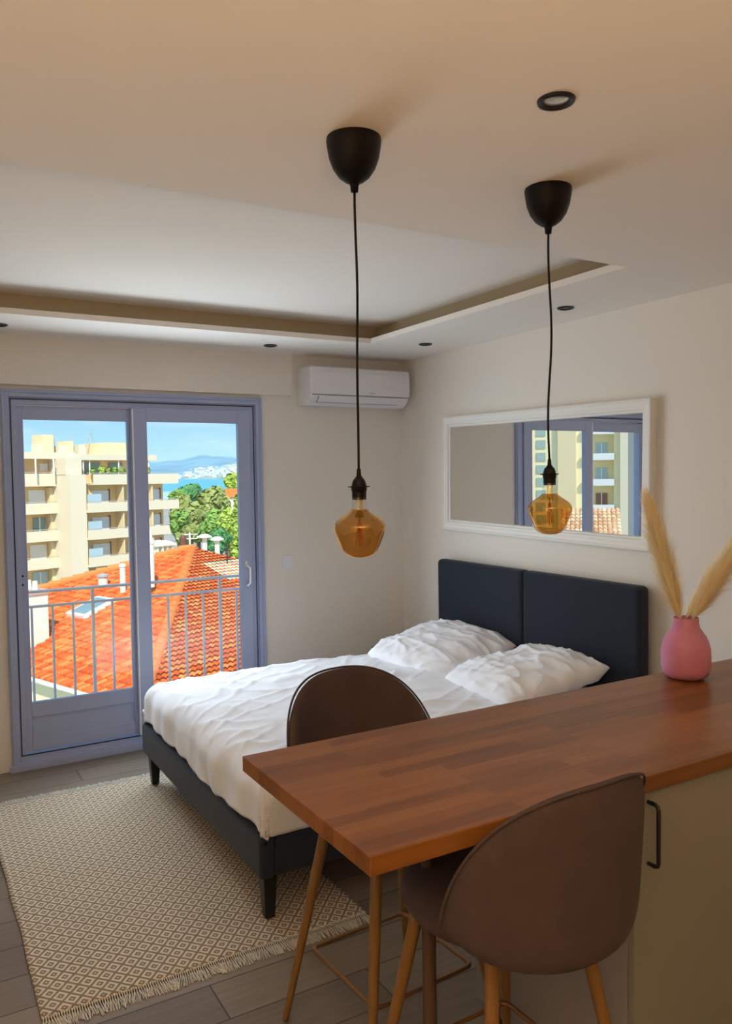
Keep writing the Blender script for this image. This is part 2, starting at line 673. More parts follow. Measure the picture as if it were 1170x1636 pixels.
# ------------------------------------------------------------------ room shell
WY = 4.92      # window wall
WX = 3.17      # headboard wall
HC = 2.473     # lower ceiling
XL = -1.6      # left wall (outside the picture)
YB = -2.0      # back wall (behind the camera)
UC = 2.60      # raised ceiling inside the tray
DX0, DX1, DZ1 = 0.50, 2.07, 2.175   # door opening

b = MB()
b.box((XL - 0.1, YB - 0.1, -0.12), (WX + 0.1, WY + 0.25, 0.0))
struct(b.build('floor', M_FLOOR), 'grey brown wood plank laminate floor of the room', 'floor')

b = MB()   # wall with the sliding door: pieces round the opening share one mesh
b.box((XL - 0.1, WY, 0.0), (DX0, WY + 0.25, 2.8))
b.box((DX1, WY, 0.0), (WX + 0.1, WY + 0.25, 2.8))
b.box((DX0, WY, DZ1), (DX1, WY + 0.25, 2.8))
struct(b.build('wall_window', M_WALL), 'white painted wall holding the sliding door', 'wall')
b = MB()
b.box((WX, YB, 0.0), (WX + 0.1, WY, 2.8))
struct(b.build('wall_right', M_WALL), 'white painted wall behind the headboard and mirror', 'wall')
b = MB()
b.box((XL - 0.1, YB, 0.0), (XL, WY, 2.8))
struct(b.build('wall_left', M_WALL))
b = MB()
b.box((XL - 0.1, YB - 0.1, 0.0), (WX + 0.1, YB, 2.8))
struct(b.build('wall_back', M_DIM))

# ceiling: lower slab with a recess; lip, open cove behind it, raised panel above
TX0, TX1, TY0, TY1 = -1.25, 2.543, 2.275, 4.292
CV = 0.13
LZ = HC + 0.029
b = MB()
TH = LZ - HC


def ring(b, x0, x1, y0, y1, X0, X1, Y0, Y1, z0, z1):
    b.box((X0, Y0, z0), (X1, y0, z1))
    b.box((X0, y1, z0), (X1, Y1, z1))
    b.box((X0, y0, z0), (x0, y1, z1))
    b.box((x1, y0, z0), (X1, y1, z1))


ring(b, TX0, TX1, TY0, TY1, XL, WX, YB, WY, HC, LZ)
o = struct(b.build('ceiling', M_CEIL), 'white dropped ceiling with a rectangular recessed tray', 'ceiling')
b = MB()
ring(b, TX0 - CV, TX1 + CV, TY0 - CV, TY1 + CV, TX0 - CV - 0.03, TX1 + CV + 0.03, TY0 - CV - 0.03, TY1 + CV + 0.03, LZ, UC)
b.build('cove_side', M_COVE, o)
b = MB()
b.box((XL - 0.1, YB - 0.1, UC), (WX + 0.1, WY + 0.25, UC + 0.1))
b.build('raised_panel', M_CEIL, o)

# boxed-in roller shutter over the door
b = MB()
b.box((XL, WY - 0.032, 2.198), (2.29, WY, HC))
struct(b.build('trim_1', M_WALL), 'white boxed-in shutter casing above the sliding door', 'trim')
# skirting along the headboard wall and window wall
b = MB()
b.box((DX1 + 0.01, WY - 0.012, 0), (WX, WY, 0.07))
struct(b.build('baseboard_window', M_MIRFRAME))
b = MB()
b.box((WX - 0.012, 2.0, 0), (WX, WY - 0.012, 0.07))
struct(b.build('baseboard_right', M_MIRFRAME))

# ------------------------------------------------------------------ sliding door
door = empty('door_1', (0, 0, 0))
struct(door, 'grey white sliding glass door onto the balcony', 'door')


def frame_ring(b, x0, x1, z0, z1, w, y0, y1, wb=None, wt=None):
    """mitred rectangular frame, w = face width"""
    wb = w if wb is None else wb
    wt = w if wt is None else wt
    O = [(x0, z0), (x1, z0), (x1, z1), (x0, z1)]
    I = [(x0 + w, z0 + wb), (x1 - w, z0 + wb), (x1 - w, z1 - wt), (x0 + w, z1 - wt)]
    vv = [(p[0], y0, p[1]) for p in O] + [(p[0], y0, p[1]) for p in I] + [(p[0], y1, p[1]) for p in O] + [(p[0], y1, p[1]) for p in I]
    fs = []
    for i in range(4):
        j = (i + 1) % 4
        fs += [(i, j, j + 4, i + 4), (i + 8, i + 12, j + 12, j + 8), (i, i + 8, j + 8, j), (i + 4, j + 4, j + 12, i + 12)]
    b.add(vv, fs)


b = MB()   # architrave and outer frame, stepped
frame_ring(b, DX0, DX1, 0.028, DZ1, 0.044, WY - 0.022, WY + 0.03, 0.03, 0.044)
frame_ring(b, DX0 + 0.04, DX1 - 0.04, 0.05, DZ1 - 0.04, 0.045, WY - 0.002, WY + 0.11, 0.03, 0.045)
frame_ring(b, DX0 + 0.008, DX1 - 0.008, 0.034, DZ1 - 0.008, 0.012, WY - 0.030, WY + 0.0, 0.012, 0.012)
b.box((DX0 - 0.01, WY - 0.035, 0.0), (DX1 + 0.01, WY + 0.2, 0.034))
b.build('outer_frame', M_PVC, door, bevel=0.002)
b = MB()
frame_ring(b, DX0 + 0.052, DX1 - 0.052, 0.078, DZ1 - 0.052, 0.006, WY - 0.0045, WY + 0.0, 0.006, 0.006)
b.build('gasket', M_RUBBER, door)

GZ0, GZ1 = 0.373, 2.008
# left sash (rear track) with kick panel
b = MB()
yl0, yl1 = WY + 0.018, WY + 0.06
b.box((0.565, yl0, 0.09), (0.618, yl1, 2.085))
b.box((1.206, yl0, 0.09), (1.262, yl1, 2.085))
b.box((0.618, yl0, GZ1), (1.206, yl1, 2.085))
b.box((0.618, yl0, 0.29), (1.206, yl1, GZ0))
b.box((0.618, yl0, 0.09), (1.206, yl1, 0.167))
b.box((0.617, yl0 + 0.012, 0.166), (1.207, yl1 - 0.01, 0.291))
sl = b.build('left_sash', M_PVC, door, bevel=0.003)
b = MB()
b.box((0.624, yl0 + 0.004, 0.285), (1.2, yl0 + 0.013, 0.290))
b.box((0.624, yl0 + 0.004, 0.167), (1.2, yl0 + 0.013, 0.171))
b.box((0.620, yl0 + 0.004, 0.167), (0.625, yl0 + 0.013, 0.29))
frame_ring(b, 0.613, 1.211, GZ0 - 0.005, GZ1 + 0.005, 0.008, yl0 - 0.002, yl0 + 0.004)
b.build('glazing_bead', M_PVC, sl)
b = MB()
b.box((0.612, yl0 + 0.018, GZ0 - 0.01), (1.212, yl0 + 0.024, GZ1 + 0.01))
b.build('glass_pane', M_GLASS, sl)
b = MB()   # lock plate with two keyholes on the left sash
b.box((0.584, yl0 - 0.004, 1.045), (0.600, yl0 + 0.001, 1.13))
lp = b.build('lock_plate', M_PVC, sl, bevel=0.002)
b = MB()
for zz in (1.062, 1.113):
    b.lathe([(0.0, 0), (0.0065, 0), (0.0065, 0.006)], (0, 0, 0), 12)
    nv = 36
    for i in range(len(b.v) - nv, len(b.v)):
        x, y, z = b.v[i]
        b.v[i] = (0.592 + x, yl0 - 0.0085 + z, zz + y)
b.build('keyhole', M_RUBBER, lp)
# right sash (front track)
b = MB()
yr0, yr1 = WY - 0.018, WY + 0.026
b.box((1.222, yr0, 0.085), (1.312, yr1, 2.09))
b.box((1.905, yr0, 0.085), (1.985, yr1, 2.09))
b.box((1.312, yr0, GZ1), (1.905, yr1, 2.09))
b.box((1.312, yr0, 0.29), (1.905, yr1, GZ0))
b.box((1.312, yr0, 0.085), (1.905, yr1, 0.165))
b.box((1.311, yr0 + 0.012, 0.164), (1.906, yr1 - 0.01, 0.291))
sr = b.build('right_sash', M_PVC, door, bevel=0.003)
b = MB()
b.box((1.227, yr0 - 0.003, 0.09), (1.234, yr0 + 0.002, 2.08))
b.build('meeting_strip', M_WHITEM, sr)
b = MB()
frame_ring(b, 1.307, 1.910, GZ0 - 0.005, GZ1 + 0.005, 0.008, yr0 - 0.002, yr0 + 0.004)
b.build('glazing_bead', M_PVC, sr)
b = MB()
b.box((1.306, yr0 + 0.018, GZ0 - 0.01), (1.911, yr0 + 0.024, GZ1 + 0.01))
b.build('glass_pane', M_GLASS, sr)
b = MB()
hx, hy = 1.945, yr0
b.box((hx - 0.012, hy - 0.006, 1.085), (hx + 0.006, hy, 1.115))
b.tube([(hx - 0.010, hy, 1.080), (hx - 0.004, hy - 0.03, 1.082), (hx + 0.008, hy - 0.036, 1.07), (hx + 0.010, hy - 0.036, 1.02), (hx + 0.008, hy - 0.036, 0.972), (hx - 0.004, hy - 0.03, 0.958), (hx - 0.010, hy, 0.960)], 0.006, 10)
tag(b.build('handle', M_WHITEM, sr, smooth=True), 'white pull handle')

# ------------------------------------------------------------------ air conditioner
ac = tag(empty('air_conditioner', (2.725, WY, 2.13)), 'white wall mounted air conditioner beside the shutter casing', 'air conditioner')
b = MB()
prof = [(0, 0.005), (-0.13, 0.0), (-0.165, 0.022), (-0.192, 0.05), (-0.205, 0.072), (-0.208, 0.12), (-0.206, 0.21), (-0.196, 0.247), (-0.17, 0.256), (0, 0.256)]
b.prism(prof, 'x', -0.385, 0.385)
b.build('body', M_WHITEP, ac, bevel=0.012, bseg=3)
b = MB()
b.prism([(-0.2095, 0.07), (-0.2125, 0.12), (-0.2105, 0.212), (-0.2, 0.249), (-0.19, 0.249), (-0.19, 0.07)], 'x', -0.368, 0.383)
b.build('front_panel', M_WHITEP, ac, bevel=0.006, bseg=2)
b = MB()
b.box((-0.372, -0.2045, 0.062), (0.378, -0.19, 0.0705))
b.build('air_gap', M_GREY, ac)
b = MB()
b.prism([(-0.205, 0.060), (-0.196, 0.045), (-0.166, 0.016), (-0.15, 0.016), (-0.19, 0.062)], 'x', -0.32, 0.34)
b.build('louver', M_WHITEP, ac)
b = MB()
b.prism([(-0.199, 0.056), (-0.196, 0.048), (-0.168, 0.0205), (-0.16, 0.02), (-0.19, 0.056)], 'x', -0.328, -0.322)
b.prism([(-0.170, 0.018), (-0.1665, 0.015), (-0.16, 0.017), (-0.165, 0.022)], 'x', -0.33, 0.30)
b.build('louver_gap', M_GREY, ac)
b = MB()   # small printed badge
for i in range(6):
    b.box((0.058 + i * 0.0075, -0.2118, 0.083), (0.0625 + i * 0.0075, -0.2108, 0.088))
b.build('badge', M_GREY, ac)

# ------------------------------------------------------------------ ceiling spots
spot = tag(empty('ceiling_spotlight', (1.281, 1.342, HC)), 'black ringed recessed spotlight nearest the camera, right of the left pendant', 'ceiling light', 'recessed ceiling spotlights')
b = MB()
b.lathe([(0.026, 0.004), (0.028, -0.003), (0.034, -0.008), (0.040, -0.006), (0.042, 0.0), (0.040, 0.004)], n=40)
b.build('ring', M_BLACKM, spot, smooth=True)
b = MB()
b.lathe([(0.0, -0.001), (0.018, -0.002), (0.027, 0.0)], n=32)
b.build('lens', M_LENS, spot, smooth=True)
for (x, y, lb) in ((2.884, 2.962, 'small black recessed spotlight above the wall mirror'),
                   (2.868, 4.162, 'small black recessed spotlight near the room corner by the air conditioner'),
                   (2.015, 4.612, 'small black recessed spotlight above the right half of the sliding door'),
                   (0.48, 4.601, 'small black recessed spotlight above the left end of the sliding door')):
    c = copy_tree(spot)
    c.location = (x, y, HC)
    c['label'] = lb


# ------------------------------------------------------------------ pendants
def pendant(x, y, dz, label, twist):
    p = tag(empty('pendant_lamp', (x, y, HC), twist), label, 'pendant lamp', 'pendant lamps over the worktop')
    b = MB()
    b.lathe([(0.0665, 0.0), (0.0675, -0.006), (0.066, -0.02), (0.061, -0.048), (0.052, -0.072), (0.038, -0.092), (0.022, -0.104), (0.0125, -0.108), (0.0105, -0.113), (0.009, -0.128), (0.0, -0.128)], n=48)
    b.build('canopy', M_BLACK, p, smooth=True)
    zt = 1.668 + dz - HC
    b = MB()
    pts = []
    for i in range(25):
        t = i / 24
        z = -0.125 + (zt + 0.125) * t
        pts.append((0.006 * sin(t * 7 + twist) * sin(pi * t), 0.006 * cos(t * 5 + twist) * sin(pi * t), z))
    b.tube(pts, 0.0033, 8)
    b.build('cord', M_BLACK, p, smooth=True)
    b = MB()
    z0 = zt
    b.lathe([(0.0045, 0.003), (0.005, 0), (0.006, -0.014), (0.009, -0.019), (0.015, -0.026), (0.018, -0.036), (0.0185, -0.040), (0.0275, -0.0405), (0.0275, -0.0425), (0.020, -0.044), (0.0195, -0.05), (0.018, -0.055), (0.018, -0.074), (0.0, -0.074)], (0, 0, z0), 36)
    b.build('socket', M_BLACK, p, smooth=False, bevel=0.0)
    z1 = z0 - 0.066
    prof = [(0.0185, -0.010), (0.0205, -0.02), (0.0208, -0.029), (0.0215, -0.033), (0.028, -0.040), (0.042, -0.049), (0.055, -0.058), (0.0625, -0.068), (0.0645, -0.076), (0.0632, -0.086), (0.0575, -0.102), (0.0485, -0.124), (0.042, -0.137), (0.034, -0.145), (0.02, -0.151), (0.0, -0.1535)]
    b = MB()
    b.lathe([(r, z) for r, z in prof[3:]], (0, 0, z1), 48)
    bulb = b.build('bulb', M_AMBER, p, smooth=True)
    b = MB()
    b.lathe([(0.018, -0.002)] + prof[:4], (0, 0, z1), 48)
    b.build('bulb_neck', M_CLEARBULB, bulb, smooth=True)
    b = MB()
    b.lathe([(0.012, -0.004), (0.0085, -0.012), (0.008, -0.03), (0.010, -0.038), (0.007, -0.046), (0.003, -0.05), (0.0, -0.051)], (0, 0, z1), 20)
    b.build('glass_stem', M_STEM, bulb, smooth=True)
    b = MB()
    b.tube([(0, 0, z1 - 0.048), (0, 0, z1 - 0.125)], 0.0012, 6)
    for k in range(6):
        a = k * pi / 3
        pts = [(0.003 * cos(a), 0.003 * sin(a), z1 - 0.06), (0.011 * cos(a), 0.011 * sin(a), z1 - 0.12)]
        b.tube(pts, 0.0009, 5)
    b.build('filament', M_FILAMENT, bulb)
    return p


pendant(0.986, 1.728, 0.0, 'black pendant lamp with amber bulb hanging in front of the bare wall', 0.3)
pendant(1.649, 1.762, 0.024, 'black pendant lamp with amber bulb hanging in front of the mirror', 1.4)

# ------------------------------------------------------------------ mirror on the headboard wall
mir = tag(empty('wall_mirror', (WX, 3.505, 1.652)), 'large rectangular mirror in a white moulded frame above the headboard', 'mirror')
mir.rotation_euler = (radians(0.9), 0, 0)
W2, H2 = 0.857, 0.372


def yz_frame(b, w2, h2, steps):
    """steps: list of (inset, x) - profile running inward"""
    rings = []
    for ins, x in steps:
        o_ = len(b.v)
        b.v += [(x, -w2 + ins, -h2 + ins), (x, w2 - ins, -h2 + ins), (x, w2 - ins, h2 - ins), (x, -w2 + ins, h2 - ins)]
        rings.append(o_)
    for a, c in zip(rings[:-1], rings[1:]):
        for i in range(4):
            j = (i + 1) % 4
            b.f.append((a + i, a + j, c + j, c + i))
            b.mi.append(0)


b = MB()
yz_frame(b, W2, H2, [(0, 0), (0, -0.040), (0.004, -0.045), (0.012, -0.047), (0.018, -0.041), (0.034, -0.040), (0.040, -0.036), (0.052, -0.036), (0.056, -0.028), (0.066, -0.026), (0.070, -0.018)])
b.build('frame', M_MIRFRAME, mir)
b = MB()
b.box((-0.018, -W2 + 0.066, -H2 + 0.066), (-0.006, W2 - 0.066, H2 - 0.066))
tag(b.build('mirror_glass', M_MIRROR, mir), 'silvered glass reflecting the sliding door')

# ------------------------------------------------------------------ bed
bed = tag(empty('bed', (2.08, 3.52, 0)), 'double bed with navy fabric frame and two panel headboard', 'bed')
BX0, BX1, BY0, BY1 = 1.096, 3.03, 2.693, 4.352
b = MB()
b.box((BX0, BY0, 0.172), (BX0 + 0.06, BY1, 0.328))
b.box((BX0 + 0.06, BY0, 0.172), (BX1, BY0 + 0.06, 0.328))
b.box((BX0 + 0.06, BY1 - 0.06, 0.172), (BX1, BY1, 0.328))
for i in range(len(b.v)):
    b.v[i] = (b.v[i][0] - 2.08, b.v[i][1] - 3.52, b.v[i][2])
b.build('bed_frame', M_NAVY, bed, bevel=0.014, bseg=3)
b = MB()
b.box((BX0 + 0.06 - 2.08, BY0 + 0.06 - 3.52, 0.24), (BX1 - 2.08, BY1 - 0.06 - 3.52, 0.27))
b.build('slatted_base', M_DARKWOOD, bed)
for (x, y) in ((BX0 + 0.045, BY0 + 0.04), (BX0 + 0.045, BY1 - 0.075), (2.95, BY0 + 0.06), (2.95, BY1 - 0.06)):
    b = MB()
    x -= 2.08
    y -= 3.52
    vv = []
    for z, h in ((0.173, 0.028), (0.012, 0.019)):
        vv += [(x - h, y - h, z), (x + h, y - h, z), (x + h, y + h, z), (x - h, y + h, z)]
    b.add(vv, [(0, 1, 2, 3), (7, 6, 5, 4), (0, 4, 5, 1), (1, 5, 6, 2), (2, 6, 7, 3), (3, 7, 4, 0)])
    b.build('leg', M_BEDLEG, bed, bevel=0.004)
for (y0, y1) in ((2.665, 3.508), (3.512, 4.352)):
    b = MB()
    b.box((3.065 - 2.08, y0 - 3.52, 0.12), (3.150 - 2.08, y1 - 3.52, 1.100))
    b.build('headboard_panel', M_NAVY, bed, bevel=0.028, bseg=4, smooth=False)
b = MB()
b.box((1.16 - 2.08, 2.76 - 3.52, 0.27), (3.05 - 2.08, 4.29 - 3.52, 0.50))
b.build('mattress', M_SHEET, bed, bevel=0.05, bseg=4)


# ------------------------------------------------------------------ duvet
def drape(t, half, flat_end, r, drop):
    """t in [0,1] beyond the flat part; returns outward offset and drop"""
    arc = r * pi / 2
    L = arc + drop
    s = t * L
    if s < arc:
        a = s / r
        return r * sin(a), r * (1 - cos(a))
    return r, r + (s - arc)


def duvet():
    b = MB()
    NX, NY = 150, 150
    x_in, x_out = 1.215, 3.02      # flat part in x (foot end draped), head end free
    y0, y1 = 2.80, 4.25
    r = 0.105
    rows = []
    for i in range(NX + 1):
        u = i / NX
        if u < 0.16:
            ox, dxp = drape(1 - u / 0.16, 0, 0, r, 0.11)
            X = x_in - ox
        else:
            X = x_in + (x_out - x_in) * (u - 0.16) / 0.84
            dxp = 0
        X0_ = X
        for j in range(NY + 1):
            v = j / NY
            if v < 0.14:
                oy, dyp = drape(1 - v / 0.14, 0, 0, r, 0.12)
                Y = y0 - oy
            elif v > 0.86:
                oy, dyp = drape((v - 0.86) / 0.14, 0, 0, r, 0.12)
                Y = y1 + oy
            else:
                Y = y0 + (y1 - y0) * (v - 0.14) / 0.72
                dyp = 0
            X = X0_
            drop = (dxp ** 3 + dyp ** 3) ** (1 / 3)
            # wavy hem: the side panels vary in length
            hem = 1.0 + 0.16 * noise.noise(Vector((X * 3.1, Y * 3.3, 0.4))) + 0.05 * noise.noise(Vector((X * 11, Y * 11, 3)))
            cn = min(1.0, max(0.0, 1 - min(dxp, dyp) / 0.06))
            hemk = drop * (1 + (hem - 1) * cn)
            if dxp > 0 and dyp <= 0.02:
                hemk *= 0.95 + 0.10 * max(0, sin((Y - 2.7) * 2.4))
            Z = 0.557 - hemk
            # soft body: slight crown, lower toward the edges
            ex = min(1, max(0, (X - 1.1) / 0.5))
            ey = min(1, max(0, min(Y - 2.7, 4.35 - Y) / 0.4))
            Z += 0.012 * ex * ey
            # wrinkles
            n1 = noise.noise(Vector((X * 2.2 + 5, Y * 2.6, 1.7)))
            n2 = noise.noise(Vector(((X + Y) * 4.0, (X - Y) * 1.4, 7.7)))
            ridge = 1 - abs(noise.noise(Vector(((X * 0.8 + Y * 0.55) * 5.5, (Y * 0.8 - X * 0.5) * 2.2, 2.2)))) * 2
            ridge2 = 1 - abs(noise.noise(Vector(((X * 0.5 - Y * 0.9) * 7.5, (Y * 0.5 + X * 0.9) * 2.6, 9.2)))) * 2
            n3 = noise.noise(Vector((X * 9, Y * 13, 4.4)))
            k = 0.011 * n1 + 0.006 * n2 + 0.003 * n3 + 0.010 * max(0, ridge) ** 4 + 0.008 * max(0, ridge2) ** 5
            side = min(1, drop / 0.10)
            Z += k * (1 - side)
            # folds on the drops push the cloth in and out
            fx = 0.016 * noise.noise(Vector((Y * 7, Z * 2.5, 3.1))) + 0.011 * noise.noise(Vector((Y * 3 - Z * 7, 8.8, 3.1)))
            fx *= cn
            fy = 0.016 * noise.noise(Vector((X * 7, Z * 2.5, 9.1))) + 0.010 * noise.noise(Vector((X * 4 + Z * 8, 1.8, 3.1)))
            fy *= cn
            if dxp > 0:
                X -= (fx + 0.004) * min(1, dxp / 0.08)
            if dyp > 0:
                Y += (-1 if v < 0.5 else 1) * (fy + 0.006) * min(1, dyp / 0.08)
            # corner bulge
            if dxp > 0.03 and dyp > 0.03:
                q = min(dxp, dyp, 0.12)
                X += 0.10 * q
                Y += (1 if v < 0.5 else -1) * 0.10 * q
            b.v.append((X, Y, Z))
    for i in range(NX):
        for j in range(NY):
            a = i * (NY + 1) + j
            b.f.append((a, a + NY + 1, a + NY + 2, a + 1))
            b.mi.append(0)
    o = b.build('duvet', M_SHEET, smooth=True, fix=False)
    md = o.modifiers.new('solid', 'SOLIDIFY')
    md.thickness = 0.018
    md.offset = -1
    return o


tag(duvet(), 'crumpled white duvet spread over the navy bed', 'duvet')


# ------------------------------------------------------------------ pillows
def pillow(label, loc, rot, sx, sy, h, seed):
    b = MB()
    N = 72
    idx = {}
    for side in (1, -1):
        for i in range(N + 1):
            for j in range(N + 1):
                u = -1 + 2 * i / N
                v = -1 + 2 * j / N
                edge = i in (0, N) or j in (0, N)
                if edge and side == -1:
                    idx[(side, i, j)] = idx[(1, i, j)]
                    continue
                # edges curve in between the corners
                x = u * sx * (1 - 0.02 * (1 - v * v) * abs(u) ** 2 - 0.07 * abs(u * v) ** 4)
                y = v * sy * (1 - 0.02 * (1 - u * u) * abs(v) ** 2 - 0.07 * abs(u * v) ** 4)
                t = max(0, (1 - abs(u) ** 2.6)) ** 0.55 * max(0, (1 - abs(v) ** 2.6)) ** 0.55
                z = side * h * t
                d = Vector((x * 5 + seed, y * 5, side * 3.0))
                rid = 1 - 2 * abs(noise.noise(Vector((x * 9 + seed, y * 2.2, side))))
                rid2 = 1 - 2 * abs(noise.noise(Vector(((x + y) * 7 + seed, (x - y) * 3, side + 4))))
                rid3 = 1 - 2 * abs(noise.noise(Vector((x * 16 + seed, (y - x) * 6, side + 9))))
                k = 0.012 * noise.noise(d) + 0.013 * max(0, rid) ** 4 + 0.012 * max(0, rid2) ** 4 + 0.006 * max(0, rid3) ** 3
                z += k * min(1, 3 * t) * side
                rad = max(abs(u), abs(v))
                z += 0.012 * sin(12 * math.atan2(v, u) + seed) * max(0, rad - 0.75) * 2
                idx[(side, i, j)] = len(b.v)
                b.v.append((x, y, z))
    for side in (1, -1):
        for i in range(N):
            for j in range(N):
                q = (idx[(side, i, j)], idx[(side, i + 1, j)], idx[(side, i + 1, j + 1)], idx[(side, i, j + 1)])
                b.f.append(q if side == 1 else q[::-1])
                b.mi.append(0)
    o = b.build('pillow', M_SHEET, smooth=True, fix=True)
    o.location = loc
    o.rotation_euler = rot
    tag(o, label, 'pillow', 'pillows against the headboard')
    return o


pillow('rumpled white pillow on the window side of the bed', (2.74, 3.86, 0.625), (radians(3), radians(-11), radians(4)), 0.32, 0.36, 0.088, 1.3)
pillow('rumpled white pillow on the side of the bed nearer the worktop', (2.74, 3.13, 0.625), (radians(-3), radians(-10), radians(-6)), 0.32, 0.345, 0.088, 6.1)

# small black bedside table in the corner
ns = tag(empty('bedside_table', (2.99, 4.63, 0)), 'small black bedside table in the corner, mostly hidden by the bed', 'bedside table')
b = MB()
b.box((-0.165, -0.17, 0.445), (0.165, 0.17, 0.462))
b.build('table_top', M_BLACKM, ns, bevel=0.003)
for sx in (-1, 1):
    for sy in (-1, 1):
        b = MB()
        b.tube([(sx * 0.145, sy * 0.15, 0.0), (sx * 0.145, sy * 0.15, 0.446)], 0.009, 8)
        b.build('leg', M_BLACKM, ns)

# ------------------------------------------------------------------ wall sockets
ws = tag(empty('wall_socket', (2.247, WY, 1.087)), 'white square socket plate on the wall right of the sliding door', 'socket')
b = MB()
b.box((-0.04, -0.008, -0.044), (0.04, 0, 0.044))
b.build('plate', M_WHITEP, ws, bevel=0.003)
b = MB()
b.box((-0.026, -0.011, -0.028), (0.026, -0.006, 0.028))
b.build('insert', M_WHITEP, ws, bevel=0.002)
ws2 = tag(empty('wall_socket', (WX, 4.40, 0.955)), 'white socket plate on the wall just beside the headboard', 'socket')
b = MB()
b.box((-0.008, -0.04, -0.04), (0, 0.04, 0.04))
b.build('plate', M_WHITEP, ws2, bevel=0.003)
b = MB()
b.box((-0.012, -0.015, -0.015), (-0.006, 0.015, 0.015))
b.build('insert', M_GREY, ws2, bevel=0.002)

# ------------------------------------------------------------------ rug
rug = tag(empty('rug', (0.9, 3.45, 0)), 'flat woven rug with concentric diamond pattern and tasselled ends', 'rug')
b = MB()
RX0, RX1, RY0, RY1 = 0.315, 1.47, 2.575, 4.40
N1, N2 = 60, 80
for i in range(N1 + 1):
    for j in range(N2 + 1):
        u, v = i / N1, j / N2
        x = RX0 + (RX1 - RX0) * u
        y = RY0 + (RY1 - RY0) * v
        if i == 0 or i == N1:
            x += 0.006 * noise.noise(Vector((y * 4, 2, u)))
        x += 0.012 * sin(v * 3 + 0.4) * (1 - u)
        y += 0.010 * noise.noise(Vector((x * 2.5, v, 7)))
        z = 0.007 + 0.0025 * noise.noise(Vector((x * 3, y * 3, 0)))
        b.v.append((x - 0.9, y - 3.45, z))
for i in range(N1):
    for j in range(N2):
        a = i * (N2 + 1) + j
        b.f.append((a, a + N2 + 1, a + N2 + 2, a + 1))
        b.mi.append(0)
o = b.build('woven_field', M_RUG, rug, smooth=True, fix=False)
md = o.modifiers.new('solid', 'SOLIDIFY')
md.thickness = 0.006
md.offset = -1


def fringe(y, sgn, name):
    b = MB()
    n = 150
    for i in range(n):
        x = RX0 + 0.005 + (RX1 - RX0 - 0.01) * (i + 0.5) / n
        yy = y + 0.010 * noise.noise(Vector((x * 2.5, 0 if sgn < 0 else 1, 7)))
        L = 0.045 + 0.02 * random.random()
        sk = 0.012 * noise.noise(Vector((x * 18, sgn, 3))) * 2
        # knot then strands
        k0 = Vector((x - 0.9, yy - 3.45, 0.007))
        b.tube([k0 + Vector((0, -sgn * 0.004, 0)), k0 + Vector((0.001, sgn * 0.006, 0.002)), k0 + Vector((0, sgn * 0.014, -0.001))], [0.0014, 0.0028, 0.0016], 5)
        for s_ in range(3):
            q = (s_ - 1) * 0.0032 + random.uniform(-1, 1) * 0.003
            b.tube([k0 + Vector((0, sgn * 0.012, -0.001)), k0 + Vector((q * 0.8 + sk * 0.5, sgn * (0.012 + L * 0.5), -0.002 + 0.002 * random.random())), k0 + Vector((q * 1.6 + sk * 1.4 + random.uniform(-1, 1) * 0.004, sgn * (0.012 + L), -0.0045))], 0.0011, 4)
    o = b.build(name, M_FRINGE, rug, fix=False)
    return o


fringe(RY0, -1, 'fringe')
fringe(RY1, 1, 'fringe')

# ------------------------------------------------------------------ worktop and cabinet
top = tag(empty('worktop', (1.95, 1.57, 0)), 'long oiled butcher block worktop used as a bar', 'worktop')
b = MB()
b.box((0.726 - 1.95, 1.252 - 1.57, 0.911), (WX - 0.002 - 1.95, 1.89 - 1.57, 0.950))
b.build('board', M_TOP, top, bevel=0.0025, bseg=2)
b = MB()
b.lathe([(0.022, 0.0), (0.022, 0.006), (0.017, 0.012), (0.017, 0.911)], (1.072 - 1.95, 1.57 - 1.57, 0), 20, cap0=True)
tag(b.build('support_leg', M_DARKWOOD, top, smooth=True), 'dark round supporting leg')

cab = tag(empty('base_cabinet', (2.3, 1.57, 0)), 'cream kitchen base cabinet under the worktop', 'cabinet')
b = MB()
b.box((1.445 - 2.3, 1.292 - 1.57, 0.085), (1.463 - 2.3, 1.868 - 1.57, 0.9105))
b.build('side_panel', M_CABSIDE, cab)
b = MB()
b.box((1.463 - 2.3, 1.296 - 1.57, 0.10), (WX - 0.004 - 2.3, 1.868 - 1.57, 0.9105))
b.build('carcass', M_CABSIDE, cab)
for (x0, x1) in ((1.447, 2.043), (2.047, 2.643), (2.647, 3.166)):
    b = MB()
    b.box((x0 - 2.3, 1.272 - 1.57, 0.09), (x1 - 2.3, 1.291 - 1.57, 0.906))
    dr = b.build('door', M_CAB, cab, bevel=0.0015)
    b = MB()
    hx0 = x0 + 0.048 - 2.3
    y0 = 1.272 - 1.57
    b.tube([(hx0, y0, 0.878), (hx0, y0 - 0.020, 0.878), (hx0, y0 - 0.0275, 0.8745), (hx0, y0 - 0.030, 0.867), (hx0, y0 - 0.030, 0.742), (hx0, y0 - 0.0275, 0.7345), (hx0, y0 - 0.020, 0.731), (hx0, y0, 0.731)], 0.0052, 14)
    tag(b.build('handle', M_BLACKM, dr, smooth=True), 'black bent rod handle')
b = MB()
b.box((1.50 - 2.3, 1.34 - 1.57, 0.0), (WX - 0.004 - 2.3, 1.355 - 1.57, 0.085))
b.build('plinth', M_BLACKM, cab)
for (x, y) in ((1.52, 1.82), (2.2, 1.82)):
    b = MB()
    b.lathe([(0.028, 0), (0.028, 0.012), (0.016, 0.02), (0.016, 0.07), (0.03, 0.086)], (x - 2.3, y - 1.57, 0), 16, cap0=True)
    b.build('foot', M_BLACKM, cab)


